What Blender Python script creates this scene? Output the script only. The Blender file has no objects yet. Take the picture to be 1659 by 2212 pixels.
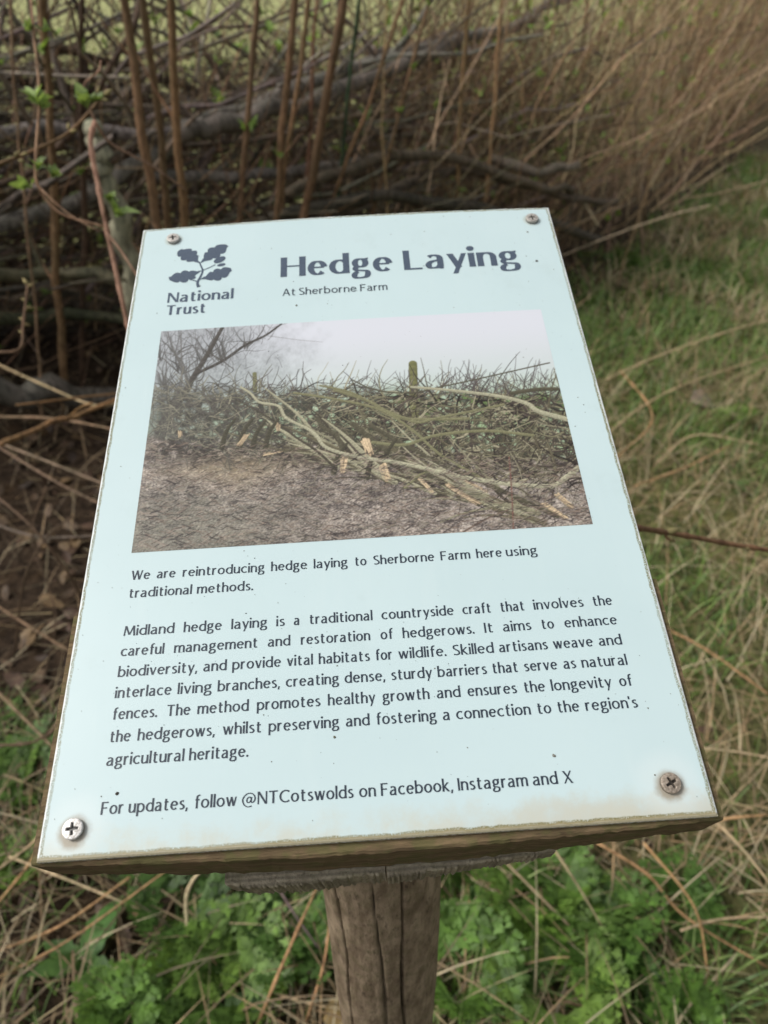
import bpy, math, random
import numpy as np
from mathutils import Vector, Matrix, noise as mnoise

random.seed(7)
RNG = np.random.default_rng(7)
SC = bpy.context.scene
COL = SC.collection
PI = math.pi
R = math.radians

# ------------------------------------------------------------------ camera
CAM_Z = 1.55
PITCH, ROLL = 36.0, 1.6
FPX = 1592.0                      # focal length in units of a 1659 x 2212 picture
cam_d = bpy.data.cameras.new('camera')
cam = bpy.data.objects.new('camera', cam_d)
COL.objects.link(cam)
SC.camera = cam
cam_d.sensor_fit = 'VERTICAL'
cam_d.sensor_height = 36.0
cam_d.lens = FPX / 2212 * 36
cam_d.clip_start = 0.02
cam_d.clip_end = 2000
CAMM = Matrix.Translation((0, 0, CAM_Z)) @ Matrix.Rotation(R(90 - PITCH), 4, 'X') @ Matrix.Rotation(R(ROLL), 4, 'Z')
cam.matrix_world = CAMM
cam_d.dof.use_dof = True
cam_d.dof.focus_distance = 0.375
cam_d.dof.aperture_fstop = 9.5
cam_d.dof.aperture_blades = 0

# ------------------------------------------------------------------ overcast sky, soft sun
SUN_EL, SUN_AZ = 50.0, 262.0
world = bpy.data.worlds.new('World')
SC.world = world
world.use_nodes = True
wn = world.node_tree
wn.nodes.clear()
sky = wn.nodes.new('ShaderNodeTexSky')
sky.sky_type = 'NISHITA'
sky.sun_disc = False
sky.sun_elevation = R(SUN_EL)
sky.sun_rotation = R(SUN_AZ)
sky.dust_density = 4.0
hsv = wn.nodes.new('ShaderNodeHueSaturation')
hsv.inputs['Saturation'].default_value = 0.22
bg = wn.nodes.new('ShaderNodeBackground')
bg.inputs['Strength'].default_value = 0.13
wo = wn.nodes.new('ShaderNodeOutputWorld')
wn.links.new(sky.outputs[0], hsv.inputs['Color'])
wn.links.new(hsv.outputs[0], bg.inputs[0])
wn.links.new(bg.outputs[0], wo.inputs[0])
sun_d = bpy.data.lights.new('sun', 'SUN')
sun_d.energy = 1.5
sun_d.angle = R(14)
sun_d.color = (1.0, 0.97, 0.92)
sun = bpy.data.objects.new('sun', sun_d)
COL.objects.link(sun)
sdir = Vector((math.sin(R(SUN_AZ)) * math.cos(R(SUN_EL)), math.cos(R(SUN_AZ)) * math.cos(R(SUN_EL)), math.sin(R(SUN_EL))))
sun.rotation_euler = sdir.to_track_quat('Z', 'Y').to_euler()
sun.location = (0, 0, 6)
SC.view_settings.view_transform = 'Standard'
SC.view_settings.look = 'None'
SC.view_settings.gamma = 1
SC.view_settings.use_curve_mapping = False
SC.view_settings.exposure = 0.22
SC.render.engine = 'CYCLES'
SC.cycles.max_bounces = 6
SC.cycles.diffuse_bounces = 2

# ------------------------------------------------------------------ helpers
def ray(px, py):
    """world direction (unit depth along the optical axis) seen at a place of the 1659 x 2212 picture"""
    return CAMM.to_3x3() @ Vector(((px - 829.5) / FPX, -(py - 1106) / FPX, -1.0))

def at_depth(px, py, d):
    return Vector((0, 0, CAM_Z)) + ray(px, py) * d

def at_y(px, py, y):
    r = ray(px, py)
    return Vector((0, 0, CAM_Z)) + r * (y / r.y)

def at_ground(px, py, z=0.0):
    r = ray(px, py)
    return Vector((0, 0, CAM_Z)) + r * ((z - CAM_Z) / r.z)

def tag(o, label=None, cat=None, group=None, kind=None):
    if label: o['label'] = label
    if cat: o['category'] = cat
    if group: o['group'] = group
    if kind: o['kind'] = kind
    return o

class MB:
    """collects vertices, faces and one colour per vertex"""
    def __init__(s):
        s.v, s.f, s.c, s.n = [], [], [], 0
    def add(s, verts, faces, col):
        verts = np.asarray(verts, dtype=np.float32).reshape(-1, 3)
        n = s.n
        s.v.append(verts)
        col = np.asarray(col, dtype=np.float32)
        if col.ndim == 1: col = np.tile(col, (len(verts), 1))
        s.c.append(col)
        s.f.extend([tuple(i + n for i in f) for f in faces])
        s.n += len(verts)
    def tube(s, pts, rad, col, sides=5, cap=True, rough=0.0):
        pts = np.asarray(pts, dtype=np.float64)
        m = len(pts)
        rad = np.broadcast_to(np.asarray(rad, dtype=np.float64), (m,))
        tan = np.gradient(pts, axis=0)
        tan /= np.linalg.norm(tan, axis=1)[:, None] + 1e-9
        ref = np.array([0.31, 0.17, 0.93]) if abs(tan[0][2]) < 0.9 else np.array([0.95, 0.21, 0.1])
        u = np.cross(tan, ref); u /= np.linalg.norm(u, axis=1)[:, None] + 1e-9
        w = np.cross(tan, u)
        a = np.arange(sides) * 2 * PI / sides
        rr = rad[:, None] * np.ones((m, sides))
        if rough: rr = rr * (1 + rough * RNG.standard_normal((m, sides)))
        V = pts[:, None] + (u[:, None] * np.cos(a)[None, :, None] + w[:, None] * np.sin(a)[None, :, None]) * rr[..., None]
        F = [(i * sides + j, i * sides + (j + 1) % sides, (i + 1) * sides + (j + 1) % sides, (i + 1) * sides + j)
             for i in range(m - 1) for j in range(sides)]
        if cap:
            F.append(tuple(range(sides))[::-1]); F.append(tuple((m - 1) * sides + j for j in range(sides)))
        col = np.asarray(col, dtype=np.float32)
        if col.ndim == 2: col = np.repeat(col, sides, axis=0)
        s.add(V.reshape(-1, 3), F, col)
    def build(s, name, mat, parent=None, smooth=True):
        me = bpy.data.meshes.new(name)
        V = np.concatenate(s.v) if s.v else np.zeros((0, 3), np.float32)
        me.from_pydata(V.tolist(), [], s.f)
        at = me.color_attributes.new('Col', 'FLOAT_COLOR', 'POINT')
        C = np.ones((len(V), 4), np.float32)
        if s.c: C[:, :3] = np.concatenate(s.c)
        at.data.foreach_set('color', C.ravel())
        if smooth: me.polygons.foreach_set('use_smooth', [True] * len(me.polygons))
        me.materials.append(mat)
        return obj(name, me, parent)

def obj(name, me, parent=None):
    o = bpy.data.objects.new(name, me)
    COL.objects.link(o)
    if parent: o.parent = parent
    return o

def crom(P, n=6):
    """smooth curve through points"""
    P = np.asarray(P, dtype=np.float64)
    if len(P) < 3: return np.array([P[0] + (P[-1] - P[0]) * t for t in np.linspace(0, 1, n + 1)])
    Q = np.vstack([2 * P[0] - P[1], P, 2 * P[-1] - P[-2]])
    out = []
    for i in range(1, len(Q) - 2):
        a, b, c, d = Q[i - 1], Q[i], Q[i + 1], Q[i + 2]
        for t in np.arange(n) / n:
            out.append(0.5 * (2 * b + (c - a) * t + (2 * a - 5 * b + 4 * c - d) * t * t + (3 * b - a - 3 * c + d) * t ** 3))
    out.append(P[-1])
    return np.array(out)

def jit(col, k=0.2):
    b = 1 + random.uniform(-k, k)
    return tuple(max(0.0, c * b * (1 + random.uniform(-k, k) * 0.3)) for c in col)

# ------------------------------------------------------------------ materials
class NT:
    def __init__(s, name):
        s.m = bpy.data.materials.new(name); s.m.use_nodes = True
        s.t = s.m.node_tree; s.b = s.t.nodes['Principled BSDF']; s.o = s.t.nodes['Material Output']
    def n(s, kind, **kw):
        x = s.t.nodes.new(kind)
        for k, v in kw.items():
            if k in x.inputs: s.put(x.inputs[k], v)
            else: setattr(x, k, v)
        return x
    def put(s, sock, v):
        if hasattr(v, 'is_output') and v.is_output: s.t.links.new(v, sock)
        elif isinstance(v, (tuple, list)) and sock.type == 'RGBA': sock.default_value = (*v[:3], 1)
        else: sock.default_value = v
    def math(s, op, a, b=0.0, clamp=False):
        x = s.t.nodes.new('ShaderNodeMath'); x.operation = op; x.use_clamp = clamp
        s.put(x.inputs[0], a); s.put(x.inputs[1], b)
        return x.outputs[0]
    def ramp(s, v, a, b):
        x = s.t.nodes.new('ShaderNodeMapRange'); x.interpolation_type = 'SMOOTHSTEP'
        s.put(x.inputs[0], v); x.inputs[1].default_value = a; x.inputs[2].default_value = b
        return x.outputs[0]
    def mix(s, f, a, b, mode='MIX'):
        x = s.t.nodes.new('ShaderNodeMix'); x.data_type = 'RGBA'; x.blend_type = mode
        s.put(x.inputs[0], f); s.put(x.inputs[6], a); s.put(x.inputs[7], b)
        return x.outputs[2]
    def noise(s, scale, vec=None, detail=4, rough=0.55):
        x = s.t.nodes.new('ShaderNodeTexNoise')
        x.inputs['Scale'].default_value = scale; x.inputs['Detail'].default_value = detail; x.inputs['Roughness'].default_value = rough
        if vec is not None: s.t.links.new(vec, x.inputs['Vector'])
        return x.outputs['Fac']
    def coord(s, scale=(1, 1, 1)):
        tc = s.t.nodes.new('ShaderNodeTexCoord'); mp = s.t.nodes.new('ShaderNodeMapping')
        mp.inputs['Scale'].default_value = scale
        s.t.links.new(tc.outputs['Object'], mp.inputs['Vector'])
        return mp.outputs[0]
    def col(s):
        x = s.t.nodes.new('ShaderNodeVertexColor'); x.layer_name = 'Col'
        return x.outputs[0]
    def bump(s, h, strength=0.4, dist=0.002):
        x = s.t.nodes.new('ShaderNodeBump'); x.inputs['Strength'].default_value = strength; x.inputs['Distance'].default_value = dist
        s.t.links.new(h, x.inputs['Height']); s.t.links.new(x.outputs[0], s.b.inputs['Normal'])
    def base(s, c, rough=0.8, spec=0.3):
        s.put(s.b.inputs['Base Color'], c); s.put(s.b.inputs['Roughness'], rough); s.put(s.b.inputs['Specular IOR Level'], spec)

def bark_mat(name, sc=60, k=0.5, dark=(0.35, 0.35, 0.35)):
    t = NT(name)
    v = t.coord((1, 1, 0.35))
    nz = t.noise(sc, v, 5, 0.65)
    nz2 = t.noise(sc * 0.15, v, 3)
    m = t.mix(t.ramp(nz, 0.3, 0.62), dark, (1.15, 1.15, 1.15))
    m2 = t.mix(t.ramp(nz2, 0.35, 0.65), (0.75, 0.78, 0.72), (1.15, 1.1, 1.05))
    c = t.mix(1.0, t.mix(1.0, t.col(), m, 'MULTIPLY'), m2, 'MULTIPLY')
    t.base(c, 0.75, 0.25); t.bump(nz, k, 0.004)
    return t.m

def leaf_mat(name, trans=0.35, rough=0.5):
    t = NT(name)
    v = t.coord()
    c = t.mix(1.0, t.col(), t.mix(t.ramp(t.noise(35, v, 3), 0.3, 0.7), (0.7, 0.72, 0.7), (1.2, 1.18, 1.1)), 'MULTIPLY')
    t.base(c, rough, 0.35)
    tr = t.n('ShaderNodeBsdfTranslucent'); t.put(tr.inputs['Color'], t.mix(1.0, c, (1.3, 1.35, 0.7), 'MULTIPLY'))
    mx = t.n('ShaderNodeMixShader'); mx.inputs[0].default_value = trans
    t.t.links.new(t.b.outputs[0], mx.inputs[1]); t.t.links.new(tr.outputs[0], mx.inputs[2])
    t.t.links.new(mx.outputs[0], t.o.inputs[0])
    return t.m

M_BARK = bark_mat('stem_bark', 90, 0.4, (0.55, 0.5, 0.48))
M_LOG = bark_mat('log_bark', 55, 0.8)
M_TWIG = bark_mat('twig_bark', 120, 0.2, (0.7, 0.68, 0.66))
M_LEAF = leaf_mat('young_leaf')
M_GRASS = leaf_mat('grass_blade', 0.3, 0.45)
M_STRAW = leaf_mat('dead_grass', 0.2, 0.6)

# ==================================================================
# THE GROUND
# ==================================================================
HEDGE = [(-9.0, -1.2), (-3.6, 1.5), (-1.35, 2.95), (1.1, 4.75), (3.4, 8.3), (7.5, 17.0), (20.0, 46.0)]   # foot of the hedge, front side
def hedge_side(x, y):
    """signed distance to the hedge foot: positive behind the hedge"""
    best, sg = 1e9, 1
    for (x0, y0), (x1, y1) in zip(HEDGE[:-1], HEDGE[1:]):
        dx, dy = x1 - x0, y1 - y0
        t = max(0, min(1, ((x - x0) * dx + (y - y0) * dy) / (dx * dx + dy * dy)))
        d = math.hypot(x - x0 - t * dx, y - y0 - t * dy)
        if d < best:
            best = d; sg = 1 if dx * (y - y0) - dy * (x - x0) > 0 else -1
    return best * sg

def hedge_point(t):
    """point at t metres along the hedge foot from the vertex beside the sign, and its direction"""
    L = 0; pts = HEDGE[1:]
    for (x0, y0), (x1, y1) in zip(pts[:-1], pts[1:]):
        l = math.hypot(x1 - x0, y1 - y0)
        if t <= L + l or (x1, y1) == pts[-1]:
            k = (t - L) / l
            return Vector((x0 + (x1 - x0) * k, y0 + (y1 - y0) * k, 0)), Vector(((x1 - x0) / l, (y1 - y0) / l, 0))
        L += l

def gz(x, y):
    n = mnoise.noise(Vector((x * 0.9, y * 0.9, 0.3))) * 0.035 + mnoise.noise(Vector((x * 4, y * 4, 1.3))) * 0.014
    s = hedge_side(x, y)
    bank = 0.10 * math.exp(-((s - 0.3) / 0.5) ** 2)
    return n + bank

gx = np.concatenate([-np.geomspace(400, 5, 14), np.linspace(-4.6, 6, 110), np.geomspace(6.5, 400, 16)])
gy = np.concatenate([-np.geomspace(200, 1.6, 10), np.linspace(-1.2, 10, 116), np.geomspace(10.5, 700, 18)])
gm = MB()
V = []
for y in gy:
    for x in gx:
        V.append((x, y, gz(x, y) if abs(x) < 30 and y < 40 else 0.0))
nx = len(gx)
F = [(j * nx + i, j * nx + i + 1, (j + 1) * nx + i + 1, (j + 1) * nx + i) for j in range(len(gy) - 1) for i in range(nx - 1)]
C = []
for x, y, z in V:
    s = hedge_side(x, y) if abs(x) < 40 and y < 60 else (3 if y > 17 + x else -3)
    field = 1 / (1 + math.exp(min(60, max(-60, -(s - 1.7) * 5))))
    sig = lambda q: 1 / (1 + math.exp(min(60, max(-60, -q))))
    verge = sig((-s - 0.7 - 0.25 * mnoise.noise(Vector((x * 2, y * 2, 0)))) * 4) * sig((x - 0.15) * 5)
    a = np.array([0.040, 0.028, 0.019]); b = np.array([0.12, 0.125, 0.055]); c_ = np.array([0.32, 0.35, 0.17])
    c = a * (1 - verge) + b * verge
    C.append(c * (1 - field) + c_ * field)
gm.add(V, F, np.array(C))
t = NT('soil')
v = t.coord()
nz = t.noise(38, v, 6, 0.7)
c = t.mix(1.0, t.col(), t.mix(t.ramp(nz, 0.35, 0.65), (0.45, 0.42, 0.4), (1.7, 1.6, 1.45)), 'MULTIPLY')
c = t.mix(t.math('MULTIPLY', t.ramp(t.noise(9, v, 3), 0.5, 0.75), 0.5), c, t.mix(1.0, t.col(), (1.8, 1.5, 1.0), 'MULTIPLY'))
t.base(c, 0.95, 0.15); t.bump(nz, 0.9, 0.02)
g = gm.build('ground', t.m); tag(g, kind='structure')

# low rise far behind the field
hm = MB()
hx = np.linspace(-600, 600, 50); rows = [(380, -1), (430, 9), (520, 18), (640, 22)]
V = [(x, y + 20 * math.sin(x * 0.006), h + 5 * mnoise.noise(Vector((x * 0.01, y, 0))) if h > 0 else -1) for y, h in rows for x in hx]
F = [(j * 50 + i, j * 50 + i + 1, (j + 1) * 50 + i + 1, (j + 1) * 50 + i) for j in range(3) for i in range(49)]
hm.add(V, F, (0.11, 0.13, 0.07)); hl = hm.build('hill', g.data.materials[0]); tag(hl, kind='structure')

# ==================================================================
# THE SIGN
# ==================================================================
PW, PH = 0.297, 0.420
tc_ = Vector((-0.15010, 0.15120, 0.31780))                  # lower left corner of the panel from the camera (x right, y down, z ahead)
r1 = Vector((0.29640, -0.018363, 0.00440)).normalized()
r2 = Vector((-0.02665, -0.35716, 0.21990)); r2 = (r2 - r1 * r2.dot(r1)).normalized()
flip = Matrix(((1, 0, 0), (0, -1, 0), (0, 0, -1)))
RC = CAMM.to_3x3() @ flip
ex, ey = (RC @ r1).normalized(), (RC @ r2).normalized()
ez = ex.cross(ey).normalized()
S_ORG = Vector((0, 0, CAM_Z)) + RC @ tc_
S_ROT = Matrix((ex, ey, ez)).transposed()
def sw(x, y, z=0.0):
    """panel millimetres to world"""
    return S_ORG + S_ROT @ Vector((x / 1000, y / 1000, z / 1000))
def bow(x, y):
    """the panel's top edge lifts a little between its screws (mm)"""
    return 2.6 * (1 - (2 * x / 297 - 1) ** 2) * max(0.0, (y - 120) / 300) ** 2
post_top = sw(144, 62, -118)
root = bpy.data.objects.new('information_sign', None); COL.objects.link(root)
LEAN = .053
root.location = (post_top.x + LEAN * post_top.z, post_top.y, 0)
tag(root, 'pale blue information sign about hedge laying, screwed to boards on a round wooden post', 'sign')
def sign_part(name, mb, mat, parent=root, smooth=False):
    o = mb.build(name, mat, parent, smooth)
    if parent is root:
        o.location = S_ORG - root.location
        o.rotation_euler = S_ROT.to_euler()
    return o

# --- panel material: print colour, grime, algae along the rim
t = NT('printed_panel')
tc = t.n('ShaderNodeTexCoord'); vec = tc.outputs['Object']
sp = t.n('ShaderNodeSeparateXYZ'); t.t.links.new(vec, sp.inputs[0])
X_, Y_ = sp.outputs[0], sp.outputs[1]
dx = t.math('MINIMUM', X_, t.math('SUBTRACT', PW, X_)); dy = t.math('MINIMUM', Y_, t.math('SUBTRACT', PH, Y_))
wob = t.math('MULTIPLY', t.math('SUBTRACT', t.noise(120, vec, 4), 0.5), 0.0022)
d_edge = t.math('ADD', t.math('MINIMUM', dx, dy), wob)
n_big = t.noise(7, vec, 4); n_mid = t.noise(60, vec, 5, 0.65); n_fine = t.noise(1400, vec, 3, 0.8); n_sp = t.noise(420, vec, 2, 0.6)
base = t.mix(t.ramp(n_big, 0.3, 0.7), (0.490, 0.608, 0.615), (0.518, 0.636, 0.642))
base = t.mix(t.math('MULTIPLY', t.ramp(n_mid, 0.5, 0.8), 0.25), base, (0.50, 0.61, 0.60))
base = t.mix(t.math('MULTIPLY', t.ramp(n_sp, 0.72, 0.8), 0.5), base, (0.30, 0.40, 0.38))
smv = t.coord((70, 12, 1)); base = t.mix(t.math('MULTIPLY', t.ramp(t.noise(1.0, smv, 5, .6), .52, .75), .22), base, (0.56, 0.66, 0.655))
base = t.mix(t.math('MULTIPLY', t.ramp(t.noise(16, vec, 5, .7), .56, .72), .16), base, (0.36, 0.45, 0.43))
# grime rising from the lower edge, browner to the right
low = t.math('SUBTRACT', 1.0, t.ramp(t.math('ADD', Y_, t.math('MULTIPLY', t.math('SUBTRACT', n_mid, 0.5), 0.02)), 0.0, 0.016))
base = t.mix(t.math('MULTIPLY', low, 0.55), base, t.mix(t.ramp(n_mid, 0.35, 0.65), (0.52, 0.48, 0.36), (0.50, 0.58, 0.56)))
right = t.math('MULTIPLY', t.ramp(X_, 0.15, 0.24), t.math('SUBTRACT', 1.0, t.ramp(t.math('ADD', Y_, t.math('MULTIPLY', t.math('SUBTRACT', n_mid, 0.5), 0.03)), 0.004, 0.015)))
base = t.mix(t.math('MULTIPLY', right, t.math('ADD', 0.0, t.math('MULTIPLY', n_mid, 0.7))), base, (0.46, 0.37, 0.24))
def disc(cx, cy, r0, r1_):
    a = t.math('POWER', t.math('SUBTRACT', X_, cx), 2.0); b = t.math('POWER', t.math('SUBTRACT', Y_, cy), 2.0)
    d = t.math('SQRT', t.math('ADD', a, b))
    d = t.math('ADD', d, t.math('MULTIPLY', t.math('SUBTRACT', n_mid, 0.5), 0.006))
    return t.math('SUBTRACT', 1.0, t.ramp(d, r0, r1_))
for cx, cy, w in ((0.0144, 0.0123, 1.0), (0.2792, 0.0146, 1.0)):
    base = t.mix(t.math('MULTIPLY', disc(cx, cy, 0.008, 0.019), 0.40), base, (0.62, 0.69, 0.68))
    base = t.mix(t.math('MULTIPLY', disc(cx, cy - 0.001, 0.0045, 0.0085), 0.75), base, (0.27, 0.20, 0.12))
for cx, cy in ((0.0235, 0.4056), (0.2822, 0.4058)):
    base = t.mix(t.math('MULTIPLY', disc(cx, cy, 0.004, 0.0072), 0.45), base, (0.33, 0.31, 0.22))
# rim: bare white edge, then a line of algae specks
spk = t.math('MULTIPLY', t.math('SUBTRACT', 1.0, t.ramp(t.math('ABSOLUTE', t.math('SUBTRACT', d_edge, 0.0016)), 0.0004, 0.0010)), t.ramp(n_fine, 0.42, 0.5))
base = t.mix(t.math('SUBTRACT', 1.0, t.ramp(d_edge, 0.0007, 0.0013)), base, (0.70, 0.73, 0.71))
base = t.mix(t.math('MULTIPLY', spk, t.math('ADD', 0.5, t.math('MULTIPLY', t.ramp(n_big, 0.35, 0.6), 0.5))), base, (0.16, 0.145, 0.05))
base = t.mix(t.math('MULTIPLY', t.math('SUBTRACT', 1.0, t.ramp(t.math('ADD', Y_, wob), 0.0010, 0.0022)), 0.85), base, t.mix(n_fine, (0.09, 0.07, 0.03), (0.45, 0.38, 0.20)))
t.base(base, 0.34, 0.4); t.put(t.b.inputs['Roughness'], t.math('ADD', 0.28, t.math('MULTIPLY', n_mid, 0.22)))
t.bump(n_mid, 0.05, 0.001)
M_PANEL = t.m
t = NT('panel_side'); vec = t.coord()
t.base(t.mix(t.ramp(t.noise(500, vec, 3, 0.7), 0.4, 0.62), (0.72, 0.73, 0.70), (0.22, 0.20, 0.08)), 0.6, 0.3); M_SIDE = t.m

def ink(name, c, rough=0.3):
    t = NT(name); v = t.coord()
    t.base(t.mix(t.ramp(t.noise(900, v, 3), 0.25, 0.8), c, tuple(k * 1.3 + 0.004 for k in c)), rough, 0.32)
    return t.m
M_INK = ink('slate_ink', (0.026, 0.036, 0.050))
M_INKT = ink('slate_blue_ink', (0.060, 0.080, 0.112))

# --- panel body: grid sheet with rounded rim
pm = MB(); NX, NY = 50, 66
GXS = [0, .7] + [297 * i / 48 for i in range(1, 48)] + [296.3, 297]
GYS = [0, .7] + [420 * i / 64 for i in range(1, 64)] + [419.3, 420]
V = []; F = []
for j in range(NY + 1):
    for i in range(NX + 1):
        x, y = GXS[i], GYS[j]
        e = 0.5 if i in (0, NX) or j in (0, NY) else 0
        V.append((x / 1000, y / 1000, (bow(x, y) - e) / 1000))
w = NX + 1
F = [(j * w + i, j * w + i + 1, (j + 1) * w + i + 1, (j + 1) * w + i) for j in range(NY) for i in range(NX)]
pm.add(V, F, (1, 1, 1))
panel = sign_part('panel', pm, M_PANEL)
em = MB()
loop = [(i, 0) for i in range(NX)] + [(NX, j) for j in range(NY)] + [(i, NY) for i in range(NX, 0, -1)] + [(0, j) for j in range(NY, 0, -1)]
V = []
for i, j in loop:
    x, y = GXS[i], GYS[j]
    V += [(x / 1000, y / 1000, (bow(x, y) - 0.5) / 1000), (x / 1000, y / 1000, (bow(x, y) - 3.2) / 1000)]
n = len(loop)
F = [(2 * k, 2 * k + 1, 2 * ((k + 1) % n) + 1, 2 * ((k + 1) % n)) for k in range(n)]
em.add(V, F, (1, 1, 1)); sign_part('panel_edge', em, M_SIDE, panel)

# --- lettering: a stroke-built humanist face
XH = 0.72; AS = 1.05; DS = -0.30
def arc(cx, cy, rx, ry, a0, a1, n=14):
    return [(cx + rx * math.cos(R(a0 + (a1 - a0) * i / n)), cy + ry * math.sin(R(a0 + (a1 - a0) * i / n))) for i in range(n + 1)]
def glyph(ch, T):
    """skeleton strokes of a letter: ('l', points, weight) straight, ('s', points, weight) smooth, ('o', cx, cy, rx, ry), ('d', x, y) dot; and its width"""
    X, tp = XH, XH - T
    M_ = X / 2; ry = X / 2 - T
    G = {
    'a': ([('s', [(.03, .60), (.10, tp - .02), (.20, tp), (.31, .62), (.35, .48), (.35, .14), (.37, .05), (.43, .02)], 1), ('s', [(.35, .42), (.22, .40), (.07, .33), (0, .19), (.05, .06), (.14, T), (.25, .06), (.35, .17)], 1)], .41),
    'b': ([('l', [(0, AS), (0, 0)], 1), ('s', arc(.205, M_, .245, ry, 155, -155), 1)], .45),
    'c': ([('s', arc(.25, M_, .25, ry, 52, 310), 1)], .39),
    'd': ([('l', [(.45, AS), (.45, 0)], 1), ('s', arc(.245, M_, .245, ry, 25, 335), 1)], .45),
    'e': ([('l', [(.01, .385), (.43, .385)], 1), ('s', arc(.22, M_, .215, ry, 6, 318, 16), 1)], .43),
    'f': ([('s', [(.34, AS - .02), (.25, AS - T + .02), (.15, .95), (.12, .80), (.12, .4), (.12, 0)], 1), ('l', [(0, X - T), (.29, X - T)], 1)], .26),
    'g': ([('o', .19, .49, .17, X / 2 - .15 - T * .3), ('l', [(.30, .66), (.45, X - T * .6)], 1), ('s', [(.09, .31), (.03, .22), (.08, .12), (.25, .09), (.38, .05), (.42, -.08), (.36, -.22), (.19, -.31 + T), (.03, -.24), (-.01, -.12), (.04, -.02), (.12, .04)], .95)], .43),
    'h': ([('l', [(0, AS), (0, 0)], 1), ('s', arc(.20, X - .24, .19, .24 - T, 165, 0, 9) + [(.39, .3), (.39, .15), (.39, 0)], 1)], .39),
    'i': ([('l', [(0, X), (0, 0)], 1), ('d', 0, .96)], 0),
    'k': ([('l', [(0, AS), (0, 0)], 1), ('l', [(.36, X), (.04, .36)], .8), ('l', [(.07, .40), (.41, 0)], 1)], .40),
    'l': ([('l', [(0, AS), (0, 0)], 1)], 0),
    'm': ([('l', [(0, X), (0, 0)], 1), ('s', [(0, .50), (.09, .64), (.21, tp), (.31, .63), (.35, .48), (.35, .2), (.35, 0)], 1), ('s', [(.35, .50), (.44, .64), (.56, tp), (.66, .63), (.70, .48), (.70, .2), (.70, 0)], 1)], .70),
    'n': ([('l', [(0, X), (0, 0)], 1), ('s', arc(.20, X - .24, .19, .24 - T, 165, 0, 9) + [(.39, .3), (.39, .15), (.39, 0)], 1)], .39),
    'o': ([('o', .23, X / 2, .23, X / 2 - T)], .46),
    'p': ([('l', [(0, X), (0, DS)], 1), ('s', arc(.205, M_, .245, ry, 155, -155), 1)], .45),
    'r': ([('l', [(0, X), (0, 0)], 1), ('s', [(0, .44), (.06, .60), (.17, tp + .01), (.26, tp - .01)], 1)], .25),
    's': ([('s', [(.28, .63), (.17, tp), (.05, .61), (.04, .48), (.14, .39), (.26, .29), (.29, .15), (.17, T), (.0, .07)], 1)], .29),
    't': ([('s', [(.11, .92), (.11, .6), (.11, .2), (.15, .06), (.23, T), (.32, .06)], 1), ('l', [(0, X - T), (.30, X - T)], 1)], .31),
    'u': ([('s', [(0, X), (0, .4), (0, .22), (.05, .07), (.16, T), (.28, .08), (.39, .22)], 1), ('l', [(.39, X), (.39, 0)], 1)], .39),
    'v': ([('l', [(0, X), (.205, 0)], 1), ('l', [(.40, X), (.215, 0)], .7)], .40),
    'w': ([('l', [(0, X), (.17, 0)], 1), ('l', [(.325, X), (.18, 0)], .7), ('l', [(.33, X), (.49, 0)], 1), ('l', [(.65, X), (.50, 0)], .7)], .65),
    'y': ([('l', [(0, X), (.215, .02)], 1), ('l', [(.41, X), (.10, DS)], .75)], .38),
    'x': ([('l', [(0, X), (.38, 0)], 1), ('l', [(.36, X), (.01, 0)], .7)], .38),
    'A': ([('l', [(.29, 1), (0, 0)], .75), ('l', [(.31, 1), (.62, 0)], 1), ('l', [(.13, .36), (.50, .36)], 1)], .62),
    'C': ([('s', arc(.40, .5, .40, .5 - T, 50, 310), 1)], .62),
    'F': ([('l', [(0, 1), (0, 0)], 1), ('l', [(0, 1 - T), (.44, 1 - T)], 1), ('l', [(0, .52), (.38, .52)], 1)], .42),
    'H': ([('l', [(0, 1), (0, 0)], 1), ('l', [(.60, 1), (.60, 0)], 1), ('l', [(0, .53), (.60, .53)], .9)], .60),
    'I': ([('l', [(0, 1), (0, 0)], 1)], 0),
    'L': ([('l', [(0, 1), (0, 0)], 1), ('l', [(0, T), (.44, T)], 1.1)], .38),
    'M': ([('l', [(.07, 1), (0, 0)], .8), ('l', [(.08, 1), (.38, .10)], 1), ('l', [(.68, 1), (.39, .10)], .75), ('l', [(.68, 1), (.76, 0)], 1)], .76),
    'N': ([('l', [(0, 1), (0, 0)], .75), ('l', [(.01, 1), (.58, 0)], 1.05), ('l', [(.59, 1), (.59, 0)], .75)], .59),
    'S': ([('s', [(.41, .92), (.26, 1 - T), (.09, .90), (.04, .74), (.12, .60), (.30, .46), (.42, .32), (.42, .14), (.24, T), (.02, .09)], 1)], .42),
    'T': ([('l', [(.29, 1), (.29, 0)], 1), ('l', [(-.03, 1 - T), (.61, 1 - T)], 1)], .58),
    'W': ([('l', [(0, 1), (.22, 0)], 1), ('l', [(.43, 1), (.23, 0)], .7), ('l', [(.44, 1), (.66, 0)], 1), ('l', [(.88, 1), (.67, 0)], .7)], .88),
    'X': ([('l', [(0, 1), (.52, 0)], 1), ('l', [(.50, 1), (0, 0)], .75)], .52),
    '.': ([('d', 0, .07)], .02), ',': ([('l', [(.03, .12), (-.03, -.17)], .8)], .03), "'": ([('l', [(0, 1.05), (0, .78)], .9)], 0),
    '@': ([('s', [(.60, .52), (.50, .62), (.36, .54), (.30, .36), (.36, .20), (.50, .20), (.60, .36), (.66, .60)], .7), ('s', [(.63, .50), (.62, .26), (.70, .17), (.84, .27), (.90, .50), (.80, .78), (.54, .92), (.22, .82), (0, .45), (.10, .05), (.38, -.16), (.68, -.10)], .7)], .92),
    }
    return G[ch]

def flat_ribbon(mb, pts, wl, wr_off, z, straight):
    pass

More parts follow.
